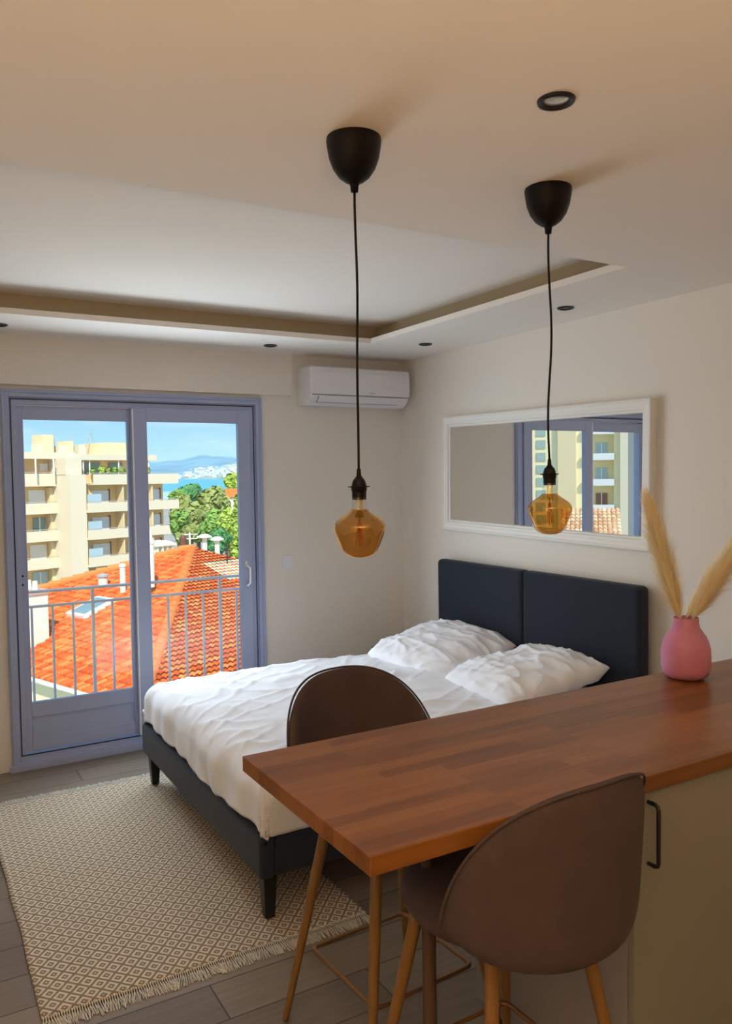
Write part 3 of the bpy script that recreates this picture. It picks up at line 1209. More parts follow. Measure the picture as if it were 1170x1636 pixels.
# ------------------------------------------------------------------ bar stools
def shell_pt(phi, k, off, sh):
    a, bb, ph, zc, ht, hb, rec, p, q, y0 = sh
    fl = phi / ph
    e_ = max(0.0, 1 - abs(fl) ** p) ** (1 / q)
    top_, bot_ = zc + ht * e_, zc - hb * e_
    z = bot_ + (top_ - bot_) * k
    fac = 1 + rec * (z - 0.65)
    x = (a * fac - off) * sin(phi)
    y = -(bb * fac - off) * cos(phi) + y0
    return Vector((x, y, z))


SH = (0.282, 0.245, 1.30, 0.735, 0.298, 0.085, 0.20, 2.5, 1.35, -0.02)


def stool(label):
    s = tag(empty('bar_stool'), label, 'bar stool', 'velvet bar stools at the worktop')
    # backrest: closed padded shell built as rounded pad between inner and outer surface
    b = MB()
    NP, NK = 64, 28
    TH_ = 0.034
    grid = {}
    for layer in (0, 1):
        for i in range(NP + 1):
            fl = -1 + 2 * i / NP
            # denser sampling near the ends keeps the oval round
            fl = sin(fl * pi / 2)
            for j in range(NK + 1):
                k = 0.5 - 0.5 * cos(pi * j / NK)
                fl_ = max(-0.9995, min(0.9995, fl))
                e_ = max(0.0, 1 - abs(fl_) ** 2.5) ** 0.5
                pad = TH_ / 2 * (max(0, 1 - (2 * k - 1) ** 6) ** 0.5) * min(1, e_ * 1.6)
                off = TH_ / 2 + (pad if layer else -pad)
                grid[(layer, i, j)] = len(b.v)
                b.v.append(tuple(shell_pt(fl_ * SH[2], k, off, SH)))
    for i in range(NP):
        for j in range(NK):
            g0 = [grid[(0, i, j)], grid[(0, i + 1, j)], grid[(0, i + 1, j + 1)], grid[(0, i, j + 1)]]
            g1 = [grid[(1, i, j)], grid[(1, i, j + 1)], grid[(1, i + 1, j + 1)], grid[(1, i + 1, j)]]
            b.f += [tuple(g0), tuple(g1)]
            b.mi += [0, 0]
    bo = b.build('backrest', M_VELVET, s, smooth=True, fix=False)
    bm = bmesh.new()
    bm.from_mesh(bo.data)
    bmesh.ops.remove_doubles(bm, verts=bm.verts, dist=0.0004)
    bmesh.ops.recalc_face_normals(bm, faces=bm.faces)
    bm.to_mesh(bo.data)
    bm.free()
    # piping round the rim of the shell
    b = MB()
    pts = []
    for i in range(97):
        fl = sin((-1 + 2 * i / 96) * pi / 2) * 0.998
        pts.append(shell_pt(fl * SH[2], 1.0, TH_ / 2 - 0.013, SH) + Vector((0, 0, 0.0)))
    b.tube(pts, 0.0035, 6)
    b.build('piping', M_VELVET, bo, smooth=True)
    # seat pad
    b = MB()
    NR, NA = 14, 64
    prof = [(0.0, 0.715), (0.10, 0.717), (0.17, 0.713), (0.205, 0.704), (0.226, 0.690), (0.234, 0.680), (0.232, 0.668), (0.222, 0.656), (0.19, 0.648), (0.10, 0.645), (0.0, 0.645)]
    vv = []
    for r, z in prof:
        for kk in range(NA):
            a = 2 * pi * kk / NA
            fr = 1.0 + 0.06 * max(0, sin(a))
            vv.append((r * cos(a), 0.035 + r * sin(a) * fr, z))
    fs = []
    for i in range(len(prof) - 1):
        for kk in range(NA):
            k2 = (kk + 1) % NA
            fs.append((i * NA + kk, i * NA + k2, (i + 1) * NA + k2, (i + 1) * NA + kk))
    b.add(vv, fs)
    b.build('seat', M_VELVET, s, smooth=True)
    # four splayed legs
    ZT, BB, TT = 0.65, 0.232, 0.123
    for (i, j) in ((-1, -1), (-1, 1), (1, 1), (1, -1)):
        b = MB()
        P0 = Vector((i * (TT + 0.004) + LEGO[0], j * (TT + 0.004) + LEGO[1], 0.655))
        P1 = Vector((i * BB + LEGO[0], j * BB + LEGO[1], 0.0))
        pts = [P0.lerp(P1, t) for t in (0, 0.1, 0.35, 0.7, 0.98, 1.0)]
        b.tube(pts, [0.0165, 0.0165, 0.0155, 0.0125, 0.0095, 0.008], 18)
        b.build('leg', M_LEGWOOD, s, smooth=True)
    # square foot ring with rounded corners, inside the legs
    h, sq, rc = 0.235, 0.170, 0.022
    pts = []
    for q, (cx_, cy_) in enumerate(((1, 1), (-1, 1), (-1, -1), (1, -1))):
        for t in range(5):
            a = radians(90 * q + 22.5 * t)
            pts.append((cx_ * (sq - rc) + rc * cos(a) + LEGO[0], cy_ * (sq - rc) + rc * sin(a) + LEGO[1], h))
    b = MB()
    b.tube(pts, 0.0068, 8, closed=True)
    b.build('foot_ring', M_ROD, s, smooth=True)
    # small plywood disc under the seat
    return s


LEGO = (0.010, 0.06)
stA = stool('taupe velvet bar stool on the near side of the worktop, seen from behind')
stA.location = (1.188, 1.40, 0)
stA.rotation_euler = (0, 0, 0.03)
LEGO = (0.018, 0.03)
stB = stool('taupe velvet bar stool between the bed and the worktop, facing the camera')
stB.location = (1.222, 2.0, 0)
stB.rotation_euler = (0, 0, pi + 0.06)

# ------------------------------------------------------------------ vase and pampas
VX, VY = 2.297, 1.796
vase = tag(MB(), '', '') if False else None
b = MB()
b.lathe([(0.0, 0.002), (0.045, 0.0), (0.060, 0.004), (0.073, 0.016), (0.0795, 0.038), (0.081, 0.070), (0.080, 0.098), (0.075, 0.122), (0.066, 0.143), (0.054, 0.160), (0.046, 0.172), (0.042, 0.186), (0.0415, 0.205), (0.040, 0.2075), (0.0385, 0.205), (0.038, 0.186), (0.045, 0.168), (0.064, 0.140), (0.072, 0.10), (0.07, 0.03), (0.0, 0.02)], n=56)
o = b.build('vase', M_VASE, smooth=True)
o.location = (VX, VY, 0.950)
tag(o, 'dusty pink ceramic vase holding pampas grass on the worktop', 'vase')


def pampas(label, base, tip, bend, width, n, seed):
    rnd = random.Random(seed)
    base = Vector(base)
    tip = Vector(tip)
    p = tag(empty('pampas_stem', base), label, 'pampas grass', 'pampas plumes in the pink vase')
    ax = tip - base
    side = Vector(bend)

    def cen(t):
        return ax * t + side * (t * t)
    b = MB()
    b.tube([cen(-0.13), cen(0.1), cen(0.3), cen(0.5), cen(0.7), cen(0.9)], [0.0022, 0.002, 0.0018, 0.0015, 0.001, 0.0005], 6)
    b.build('stalk', M_PAMPAS_STEM, p)
    b = MB()
    for i in range(n):
        t0 = rnd.random() ** 0.85 * 0.9
        c = cen(t0)
        tg = (cen(t0 + 0.02) - c).normalized()
        a = rnd.random() * 2 * pi
        nx = tg.cross(Vector((0, 0, 1))).normalized()
        ny = tg.cross(nx)
        out = nx * cos(a) + ny * sin(a)
        w = width * (sin(pi * min(1, (t0 + 0.08)) ** 0.8) ** 0.55 + 0.10) * (0.25 + 0.95 * rnd.random() ** 1.3) * (1.0 + 0.55 * noise.noise(Vector((t0 * 9, a * 1.1, seed))))
        L = 0.05 + 0.06 * rnd.random()
        if rnd.random() < 0.04:
            w *= 1.7
        curl = rnd.uniform(-1, 1)
        rnd_d = rnd.uniform(-0.3, 1.6)
        pts = []
        for k in range(4):
            s_ = k / 3
            q = c + tg * (L * s_) + out * (w * (s_ ** 0.75)) + (nx * curl * 0.014 * s_ * s_)
            q.z -= 0.022 * s_ ** 3 * rnd_d
            pts.append(q)
        wd = out.cross(tg).normalized() * 0.0009
        wd2 = wd
        o_ = len(b.v)
        for k, q in enumerate(pts):
            f_ = 1 - 0.6 * k / 3
            b.v += [tuple(q - wd2 * f_), tuple(q + wd2 * f_)]
        for k in range(3):
            b.f.append((o_ + 2 * k, o_ + 2 * k + 1, o_ + 2 * k + 3, o_ + 2 * k + 2))
            b.mi.append(0)
    b.build('plume', M_PAMPAS, p, fix=False)
    return p


def at_depth(u, v, d):
    return CAMP + ray(u, v) * d


neck = Vector((VX, VY, 1.145))
t1 = at_depth(1036, 806, 2.74)
t2 = at_depth(1205, 820, 2.66)
pampas('feathery straw pampas plume leaning left over the mirror corner', neck + Vector((-0.012, 0.012, 0)), t1, (0.0, 0.0, 0.012), 0.046, 6000, 3)
pampas('feathery straw pampas plume leaning right out of the picture', neck + Vector((0.014, -0.012, 0)), t2, (0.02, -0.012, 0.02), 0.042, 5200, 4)
t3 = at_depth(1185, 850, 2.85)
pampas('shorter pampas plume tucked beside the right leaning one', neck + Vector((0.012, 0.014, 0)), t3, (0.02, 0.0, 0.0), 0.036, 3600, 5)

# ------------------------------------------------------------------ balcony
b = MB()
b.box((-0.4, WY + 0.25, -0.18), (3.0, 5.32, 0.0))
struct(b.build('balcony_slab', M_FACW), 'narrow balcony slab outside the sliding door', 'balcony')
rl = tag(empty('balcony_railing', (1.3, 5.17, 0)), 'white metal bar railing outside the sliding door', 'railing')
b = MB()
b.box((-1.6, -0.02, 0.980), (1.6, 0.02, 0.995))
b.build('top_rail', M_WHITEM, rl, bevel=0.003)
b = MB()
b.box((-1.6, -0.012, 0.890), (1.6, 0.012, 0.905))
b.build('middle_rail', M_WHITEM, rl, bevel=0.002)
b = MB()
b.box((-1.6, -0.012, 0.10), (1.6, 0.012, 0.115))
b.build('bottom_rail', M_WHITEM, rl, bevel=0.002)
k0 = 0.664 - 1.3
for i in range(-6, 18):
    x = k0 + 0.1188 * i
    if abs(x) > 1.58:
        continue
    main = (i - 3) % 7 == 0
    b = MB()
    h = 0.009 if main else 0.0065
    b.box((x - h, -h, 0.0 if main else 0.11), (x + h, h, 0.982 if main else 0.892))
    b.build('baluster', M_WHITEM, rl)

# ------------------------------------------------------------------ outside: frame of directions
EA = radians(69.5)
e1 = Vector((sin(EA), cos(EA), 0))
e2 = Vector((sin(EA - pi / 2), cos(EA - pi / 2), 0))
RM = Matrix((e1, e2, Vector((0, 0, 1)))).transposed().to_4x4()


# hip roof below the balcony
AX = Vector((7.530, 23.314, 0))
ZA = -0.435
dd = Vector((sin(radians(15.0)), cos(radians(15.0)), 0))
hh = (-e1 - e2).normalized()
# intersection of ray az 15 and the hip
det = dd.x * (-hh.y) - (-hh.x) * dd.y
r2 = (AX.x * (-hh.y) - (-hh.x) * AX.y) / det
tt = (AX - dd * r2).length
z2 = 1.65 - 0.2336 * r2
SL = (ZA - z2) / tt * sqrt(2)


def tile_plane(M, half, slope, z_top, name, mats, parent, tw=0.150, th=0.175, patch=None, edge_shade=True):
    """one triangular roof face; M maps local (a across, d down slope run, z) to world"""
    b = MB()
    run = half
    nr = int(run * sqrt(1 + slope * slope) / th)
    uvs = []
    for r in range(nr):
        d0, d1 = run * r / nr, run * (r + 1) / nr
        nc = int(2 * d1 / tw) + 2
        c0 = int(-d1 / tw) - 1
        for c in range(c0, -c0 + 1):
            xa, xb = c * tw, (c + 1) * tw
            xm = (xa + xb) / 2
            if abs(xm) > (d0 + d1) / 2 + 0.06:
                continue
            mi = 0
            if patch and patch(xm, (d0 + d1) / 2):
                mi = 1
            o_ = len(b.v)
            seg = 5
            for (d, lift) in ((d0 - 0.02, 0.0), (d1 + 0.02, 0.05)):
                for k in range(seg + 1):
                    t = k / seg
                    x = xa + (xb - xa) * t
                    zz = -slope * d + lift + 0.040 * abs(sin(pi * t)) ** 0.8
                    b.v.append(tuple(M @ Vector((x, d, zz))))
            # little front face
            for k in range(seg + 1):
                t = k / seg
                x = xa + (xb - xa) * t
                zz = -slope * (d1 + 0.02) + 0.040 * abs(sin(pi * t)) ** 0.8 - 0.012
                b.v.append(tuple(M @ Vector((x, d1 + 0.02, zz))))
            for k in range(seg):
                b.f.append((o_ + k, o_ + k + 1, o_ + seg + 1 + k + 1, o_ + seg + 1 + k))
                b.f.append((o_ + seg + 1 + k, o_ + seg + 2 + k, o_ + 2 * seg + 3 + k, o_ + 2 * seg + 2 + k))
                b.mi += [mi, 0 if mi or not edge_shade else 2]
                uvs += [(c + 0.5, r + 0.5)] * 8
    o = b.build(name, mats, parent, fix=False)
    uvl = o.data.uv_layers.new(name='UVMap')
    for i, uv in enumerate(uvs):
        uvl.data[i].uv = uv
    return o


house = tag(empty('tiled_roof_house', (0, 0, 0)), 'cream house with an orange terracotta hip roof just below the balcony', 'house')
HALF = 6.3
base = Matrix.Translation(AX + Vector((0, 0, ZA))) @ RM


def face_matrix(q):
    """q-th roof face: local x across, local y = downslope direction"""
    return base @ Matrix.Rotation(radians(90 * q), 4, 'Z')


# downslope directions: -e2 (right face), -e1 (left face)
def patch_right(x, d):
    return -0.45 < x < 1.9 and 1.05 < d < 2.1


tile_plane(face_matrix(2), HALF, SL, 0, 'right_roof_face', [M_TILE, M_TILEG, M_TILESHADE], house, patch=lambda x, d: patch_right(-x, d))
tile_plane(face_matrix(1), HALF, SL, 0, 'left_roof_face', [M_TILE, M_TILEG, M_TILESHADE], house, edge_shade=False, tw=0.125, th=0.24)
b = MB()
zr = -SL * HALF
for q in (0, 3):
    M_ = face_matrix(q)
    b.add([M_ @ Vector((0, 0, 0)), M_ @ Vector((-HALF, HALF, zr)), M_ @ Vector((HALF, HALF, zr))], [(0, 1, 2)])
b.build('rear_roof_face', M_PINKB, house)
for q, nm in ((1, 'hip_ridge'), (2, 'hip_ridge'), (0, 'hip_ridge')):
    M_ = face_matrix(q)
    b = MB()
    n = 26
    for i in range(n):
        d0, d1 = HALF * i / n, HALF * (i + 1.15) / n
        P0 = M_ @ Vector((d0, d0, -SL * d0 + 0.055))
        P1 = M_ @ Vector((d1, d1, -SL * d1 + 0.085))
        b.tube([P0, P1], [0.10, 0.125], 10)
    b.build(nm, M_TILE, house, smooth=False)
b = MB()
HW = HALF - 0.14
b.box((-HW, -HW, -12), (HW, HW, zr + 0.02), 0, base)
b.build('house_wall', M_FACY, house)
b = MB()
b.box((-HALF + 0.02, -HALF + 0.02, zr - 0.12), (HALF - 0.02, HALF - 0.02, zr - 0.015), 0, base)
b.build('eaves_board', M_STONE, house)
b = MB()
P = [base @ Vector((-HALF - 0.05, y, zr - 0.03)) for y in (-HALF, HALF)]
b.tube(P, 0.055, 10)
b.build('gutter', M_STONE, house)
b = MB()
P = [base @ Vector((-HW - 0.09, -4.6, z)) for z in (zr - 0.1, -12)]
b.tube(P, 0.04, 8)
b.build('downpipe', M_RAILG, house)
for y0 in (-3.55, -0.9, 1.8):
    b = MB()
    for k in range(2):
        b.box((-HW - 0.05, y0 - 0.55 + k * 0.75, zr - 2.3), (-HW, y0 - 0.15 + k * 0.75, zr - 0.65), 0, base)
    b.build('shutter', M_FACW, house)
    b = MB()
    b.box((-HW - 0.02, y0 - 0.14, zr - 2.25), (-HW + 0.01, y0 + 0.19, zr - 0.7), 0, base)
    b.build('window', M_WGL2, house)


def roof_z(a, bq):
    """roof height at local (a,b) below apex"""
    return ZA - SL * max(abs(a), abs(bq))


def W(a, bq, z=None):
    p = AX + e1 * a + e2 * bq
    p.z = roof_z(a, bq) if z is None else z
    return p


def local_box(name, a, bq, z0, z1, ha, hb, m, parent=None):
    b = MB()
    b.box((a - ha, bq - hb, z0), (a + ha, bq + hb, z1), 0, Matrix.Translation((AX.x, AX.y, 0)) @ RM)
    return b.build(name, m, parent)


def roof_hit(u, v, face):
    r = ray(u, v)
    dn = -e1 if face == 'L' else -e2
    k = (ZA + SL * AX.dot(dn) - 1.65) / (r.z + SL * (r.x * dn.x + r.y * dn.y))
    p = CAMP + r * k
    q = p - AX
    return q.dot(e1), q.dot(e2), p.z


# skylight in the left face
a_, b_, z_ = roof_hit(146, 977, 'L')
sk = tag(empty('roof_skylight', (0, 0, 0)), 'small white framed skylight in the orange roof', 'skylight')
Ms = Matrix.Translation(AX + e1 * a_ + e2 * b_ + Vector((0, 0, z_ + 0.10))) @ RM @ Matrix.Rotation(-math.atan(SL), 4, 'Y')
b = MB()
b.box((-0.50, -0.42, -0.06), (0.50, 0.42, 0.05), 0, Ms)
b.build('frame', M_WHITEM, sk)
b = MB()
b.box((-0.40, -0.33, 0.05), (0.40, 0.33, 0.065), 0, Ms)
b.build('pane', M_WGL, sk)

# masonry chimney at the left
a_, b_, z_ = roof_hit(54, 1028, 'L')
ch = tag(empty('chimney'), 'squat white masonry chimney at the left edge of the orange roof', 'chimney')
local_box('stack', a_, b_, z_ - 0.5, z_ + 1.25, 0.22, 0.34, M_STONE, ch)
local_box('cap', a_, b_, z_ + 1.25, z_ + 1.33, 0.27, 0.39, M_PINKB, ch)
for k in (-0.15, 0.15):
    b = MB()
    q = W(a_, b_ + k, z_ + 1.33)
    b.lathe([(0.07, 0), (0.06, 0.22), (0.0, 0.22)], q, 10)
    b.build('pot', M_STONE, ch)
# small vent pipes on the left face
for (u, v, lb, hgt) in ((165, 940, 'stubby white roof vent with a dark cap near the ridge', 0.32), (197, 950, 'thin cream vent pipe on the orange roof', 0.75)):
    a_, b_, z_ = roof_hit(u, v, 'L')
    vp = tag(empty('roof_vent', W(a_, b_)), lb, 'roof vent', 'vents on the orange roof')
    b = MB()
    r_ = 0.13 if hgt < 0.5 else 0.075
    b.lathe([(r_, -0.1), (r_, hgt), (0, hgt)], (0, 0, 0), 12)
    b.build('pipe', M_STONE, vp)
    b = MB()
    b.lathe([(r_ * 1.3, hgt), (r_ * 1.3, hgt + 0.05), (0, hgt + 0.1)], (0, 0, 0), 12)
    b.build('cap', M_RAILG if hgt < 0.5 else M_STONE, vp)


# ------------------------------------------------------------------ apartment block straight ahead
def OB(a, bq, z):
    p = e1 * a + e2 * bq
    return Vector((p.x, p.y, z))


def obx(b, a0, a1, b0, b1, z0, z1, mi=0):
    b.box((a0, b0, z0), (a1, b1, z1), mi, RM)


blk = tag(empty('apartment_building'), 'cream apartment block with stacked balconies seen through the sliding door', 'building')
FH = 2.63
b = MB()
obx(b, 30, 42.1, 73.3, 84, -14, 3.9)
b.build('left_wing_wall', M_FACO, blk)
b = MB()
obx(b, 42.1, 52.2, 70.6, 84, -14, 2.3)
b.build('right_wing_wall', M_FACO, blk)
b = MB()
obx(b, 40.9, 42.6, 69.6, 74.5, -14, 2.3)
obx(b, 40.85, 42.55, 70.2, 74.5, 2.3, 3.9)
b.build('stair_tower_wall', M_FACW, blk)
b = MB()
obx(b, 30, 42.9, 71.9, 76, 3.82, 4.45)
obx(b, 41.3, 51.8, 71.0, 78, 3.72, 4.30)
b.build('flat_roof', M_FACW, blk)
b = MB()
obx(b, 42.5, 51.0, 72.6, 84, 2.3, 3.75)
b.build('penthouse_wall', M_FAC, blk)
for k in range(6):
    zt = 2.42 - (FH + 0.0) * k - (0.2 if k else 0)
    hgt = 1.1 if k else 1.3
    b = MB()
    obx(b, 30, 41.7, 71.95, 72.1, zt - hgt + 0.1, zt)
    obx(b, 41.55, 41.7, 72.1, 73.3, zt - hgt + 0.1, zt)
    obx(b, 30, 41.7, 72.1, 73.3, zt - hgt + 0.1, zt - hgt + 0.28)
    bal = b.build('balcony', M_FACW, blk)
    b = MB()
    obx(b, 30, 41.7, 72.0, 72.05, zt + 0.10, zt + 0.16)
    b.build('handrail', M_RAILG, bal)
    b = MB()
    zr_ = 2.30 - FH * k - (0.13 if k else 0)
    if k == 0:
        obx(b, 43.2, 53.2, 69.2, 69.35, zr_ - 1.03, zr_)
        obx(b, 53.05, 53.2, 69.35, 71.0, zr_ - 1.03, zr_)
        obx(b, 43.2, 53.2, 69.35, 70.7, zr_ - 1.03, zr_ - 0.85)
    else:
        obx(b, 42.5, 53.2, 69.2, 69.35, zr_ - 0.92, zr_)
        obx(b, 53.05, 53.2, 69.35, 71.0, zr_ - 0.92, zr_)
        obx(b, 42.5, 53.2, 69.35, 70.7, zr_ - 0.92, zr_ - 0.75)
    bal = b.build('balcony', M_FACW, blk)
    b = MB()
    obx(b, 42.5, 53.2, 69.25, 69.3, zr_ + 0.08, zr_ + 0.14)
    b.build('handrail', M_RAILG, bal)
    # loggia slabs beside the stair tower
    b = MB()
    zl = -1.1 - FH * (k - 1)
    obx(b, 41.0, 42.2, 71.6, 73.0, zl - 0.15, zl)
    obx(b, 41.75, 41.85, 71.55, 71.65, zl, zl + 2.5)
    lg = b.build('loggia_slab', M_FACW, blk)
    b = MB()
    for q in range(7):
        obx(b, 41.9 + q * 0.11, 41.93 + q * 0.11, 71.6, 71.63, zl, zl + 1.0)
    obx(b, 41.85, 42.6, 71.6, 71.64, zl + 1.0, zl + 1.06)
    b.build('rail', M_RAILG, lg)
# windows, left wing (px columns) and right wing
lw = [(38.7, 40.35, 'shutter'), (30.5, 33.0, 'shutter'), (34.2, 36.6, 'shutter')]
for k in range(1, 6):
    z_ = 2.42 - FH * k - 0.2 + 0.12
    for (a0, a1, kind) in lw:
        m_ = M_SHUT
        aa0 = a0
        if a0 > 38 and k == 2:
            m_, aa0 = M_WGL, 39.1
        if a0 > 38 and k == 4:
            m_, aa0 = M_WGL2, 38.9
        b = MB()
        obx(b, aa0, a1, 73.2, 73.32, z_ - 0.9, z_ + 1.15)
        w_ = b.build('window', m_, blk)
        if m_ is not M_SHUT:
            b = MB()
            obx(b, (aa0 + a1) / 2 - 0.04, (aa0 + a1) / 2 + 0.04, 73.15, 73.22, z_ - 0.9, z_ + 1.15)
            b.build('mullion', M_WHITEM, w_)
    b = MB()
    obx(b, 40.55, 40.95, 72.6, 73.4, z_ - 1.2, z_ + 1.4)
    b.build('pillar', M_FAC, blk)
    z_ = 2.30 - FH * k - 0.13 + 0.1
    for (a0, a1) in ((43.4, 45.6), (47.4, 49.5), (50.3, 51.7)):
        b = MB()
        m_ = M_SHUT if k < 4 else M_WGL2
        obx(b, a0 + 0.3, a1, 70.48, 70.62, z_ - 0.9, z_ + 1.05)
        w_ = b.build('window', m_, blk)
        b = MB()
        obx(b, a1, a1 + 0.10, 70.4, 70.62, z_ - 0.9, z_ + 1.2)
        b.build('window_jamb', M_CURT, w_)
    b = MB()
    obx(b, 42.62, 44.1, 69.42, 69.48, z_ - 0.1, z_ + 0.75)
    b.build('windbreak', M_WGL2, blk)
    for a0 in (46.5, 49.95):
        b = MB()
        obx(b, a0, a0 + 0.12, 69.4, 70.6, z_ - 0.2, z_ + 1.5)
        b.build('partition', M_FAC, blk)
# penthouse windows and awning posts
for (a0, a1) in ((30.5, 33), (35, 37), (39.9, 40.7), (41.6, 42.2)):
    b = MB()
    obx(b, a0, a1, 73.15, 73.32, 2.7, 3.4)
    b.build('window', M_SHUT, blk)
for (a0, a1) in ((43.5, 46.0), (47.0, 48.6), (49.4, 50.6)):
    b = MB()
    obx(b, a0, a1, 72.45, 72.62, 2.4, 3.5)
    b.build('window', M_WGL, blk)
b = MB()
for a0 in (38.4, 40.2, 43.3, 44.0, 47.3, 50.9):
    obx(b, a0, a0 + 0.10, 71.2, 71.3, 2.3, 3.85)
b.build('awning_post', M_WHITEM, blk)
# rooftop volumes
for (a0, a1, b0, b1, z1, m_) in ((34.5, 37.9, 74, 77, 6.0, M_FACW), (40.7, 41.9, 74, 76, 6.25, M_FAC), (40.1, 40.7, 74, 75, 5.35, M_FACW),
                                 (42.4, 43.4, 74, 76, 5.2, M_FACW), (43.4, 44.0, 74, 76, 5.7, M_FAC), (44.9, 45.7, 74.5, 75.5, 5.4, M_FACW),
                                 (46.4, 47.4, 73, 76, 5.55, M_FAC), (47.4, 50.2, 72.9, 77, 5.6, M_FAC)):
    b = MB()
    obx(b, a0, a1, b0, b1, 4.2, z1)
    b.build('rooftop_unit', m_, blk)
b = MB()
for (a0, z0, a1, z1) in ((45.6, 5.2, 46.4, 6.9), (46.3, 6.9, 46.6, 5.6), (42.2, 4.4, 42.2, 6.3), (43.9, 5.6, 44.2, 6.4), (38.3, 4.4, 38.3, 5.8)):
    b.tube([OB(a0, 74.5, z0), OB(a1, 74.5, z1)], 0.05, 6)
b.build('antenna_mast', M_RAILG, blk)

# roof terrace planting, each shrub on its own
def leaf_blob(name, m, parent, cen, rad, n, size, seed, sub=None):
    rnd = random.Random(seed)
    b = MB()
    for i in range(n):
        if sub:
            c0, r0 = sub[rnd.randrange(len(sub))]
        else:
            c0, r0 = Vector((0, 0, 0)), Vector(rad)
        d = Vector((rnd.gauss(0, 1), rnd.gauss(0, 1), rnd.gauss(0, 1))).normalized()
        k = 0.72 + 0.3 * rnd.random()
        p = Vector(cen) + c0 + Vector((d.x * r0.x, d.y * r0.y, d.z * r0.z)) * k
        s_ = size * (0.6 + 0.8 * rnd.random())
        n_ = (d + Vector((rnd.uniform(-1, 1), rnd.uniform(-1, 1), rnd.uniform(-1, 1))) * 0.6).normalized()
        t_ = n_.orthogonal().normalized()
        w_ = n_.cross(t_)
        b.quad(p - t_ * s_ - w_ * s_ * 0.6, p + t_ * s_ - w_ * s_ * 0.6, p + t_ * s_ * 0.8 + w_ * s_ * 0.6, p - t_ * s_ * 0.8 + w_ * s_ * 0.6)
    # solid core so that the crown is not see-through
    for (c0, r0) in (sub or [(Vector((0, 0, 0)), Vector(rad))]):
        vv, fs = [], []
        for i in range(7):
            for j in range(10):
                th, ph = pi * i / 6, 2 * pi * j / 10
                vv.append(Vector(cen) + c0 + Vector((r0.x * sin(th) * cos(ph), r0.y * sin(th) * sin(ph), r0.z * cos(th))) * 0.78)
        for i in range(6):
            for j in range(10):
                fs.append((i * 10 + j, i * 10 + (j + 1) % 10, (i + 1) * 10 + (j + 1) % 10, (i + 1) * 10 + j))
        b.add(vv, fs)
    return b.build(name, m, parent, fix=False)


TS = ['pale green shrub at the left end of the planted roof terrace', 'olive shrub second from the left on the roof terrace',
      'low green shrub in the middle of the roof terrace planting', 'olive shrub just right of the low green terrace shrub',
      'tallest pale green shrub on the roof terrace', 'green shrub right of the tallest terrace shrub',
      'lone green shrub beside the stair tower of the cream block', 'olive shrub at the right end of the roof terrace']
for i, (a0, w_, h_, m_) in enumerate(((44.6, 0.45, 0.7, 'lime'), (45.3, 0.5, 0.55, 'olive'), (46.0, 0.45, 0.5, 'green'), (46.8, 0.5, 0.6, 'olive'), (48.0, 0.55, 0.8, 'lime'), (48.9, 0.4, 0.6, 'green'), (43.6, 0.35, 0.5, 'green'), (49.9, 0.45, 0.55, 'olive'))):
    p_ = OB(a0, 70.0, 2.35 + h_ * 0.5)
    o = leaf_blob('terrace_shrub', M_LEAF[m_], None, (0, 0, 0), (w_ * 0.68, w_ * 0.68, h_ * 0.7), 90, 0.13, 40 + i)
    o.location = p_
    tag(o, TS[i], 'shrub', 'shrubs on the roof terrace')

# ------------------------------------------------------------------ second block, off to the left, seen in the mirror
A2 = radians(-45.5)
f_out = Vector((sin(A2), cos(A2), 0))           # away from the room
f_r = Vector((cos(A2), -sin(A2), 0))            # to the right along its facade
R2M = Matrix.Translation(f_out * 70 + f_r * 4.4) @ Matrix((f_r, f_out, Vector((0, 0, 1)))).transposed().to_4x4()
bk2 = tag(empty('apartment_building'), 'yellow cream apartment block reflected in the wall mirror', 'building')


def b2(b, x0, x1, y0, y1, z0, z1):
    b.box((x0, y0, z0), (x1, y1, z1), 0, R2M)


b = MB()
# facade around recesses: pillars and bands
b2(b, -14, -2.45, 0, 10, -14, 18)
b2(b, 0.1, 14, 0, 10, -14, 18)
b2(b, -2.45, 0.1, 1.4, 10, -14, 18)
b.build('facade_wall', M_FACY, bk2)
b = MB()
b2(b, 0.8, 2.4, -0.25, 0.1, -14, 18)
b.build('ochre_panel', M_FAC, bk2)
b = MB()
b2(b, -4.6, -2.95, -0.5, 0.1, -14, 18)
b.build('pale_pier', M_FACW, bk2)
for k in range(8):
    zt = 3.43 + 2.28 * (2 - k)
    b = MB()
    b2(b, -2.45, 0.1, -0.3, -0.15, zt - 0.58, zt)
    b2(b, -2.45, 0.1, -0.15, 1.4, zt - 0.58, zt - 0.42)
    b.build('balcony', M_SHUT, bk2)
    b = MB()
    b2(b, -1.9, -0.9, 1.3, 1.45, zt - 0.4, zt + 1.0)
    w_ = b.build('window', (M_WGL2, M_CURT, M_WGL2)[k % 3], bk2)
    b = MB()
    b2(b, -1.44, -1.36, 1.22, 1.34, zt - 0.4, zt + 1.0)
    b.build('mullion', M_WHITEM, w_)
for k in range(14):
    b = MB()
    zt = 7.0 - 1.13 * k
    b2(b, 3.47, 4.28, -0.06, 0.02, zt - 0.75, zt)
    b.build('window', M_WGL3, bk2)
b = MB()
b2(b, 4.68, 4.76, -0.2, -0.1, -6, 7)
b.build('drain_pipe', M_RAILG, bk2)

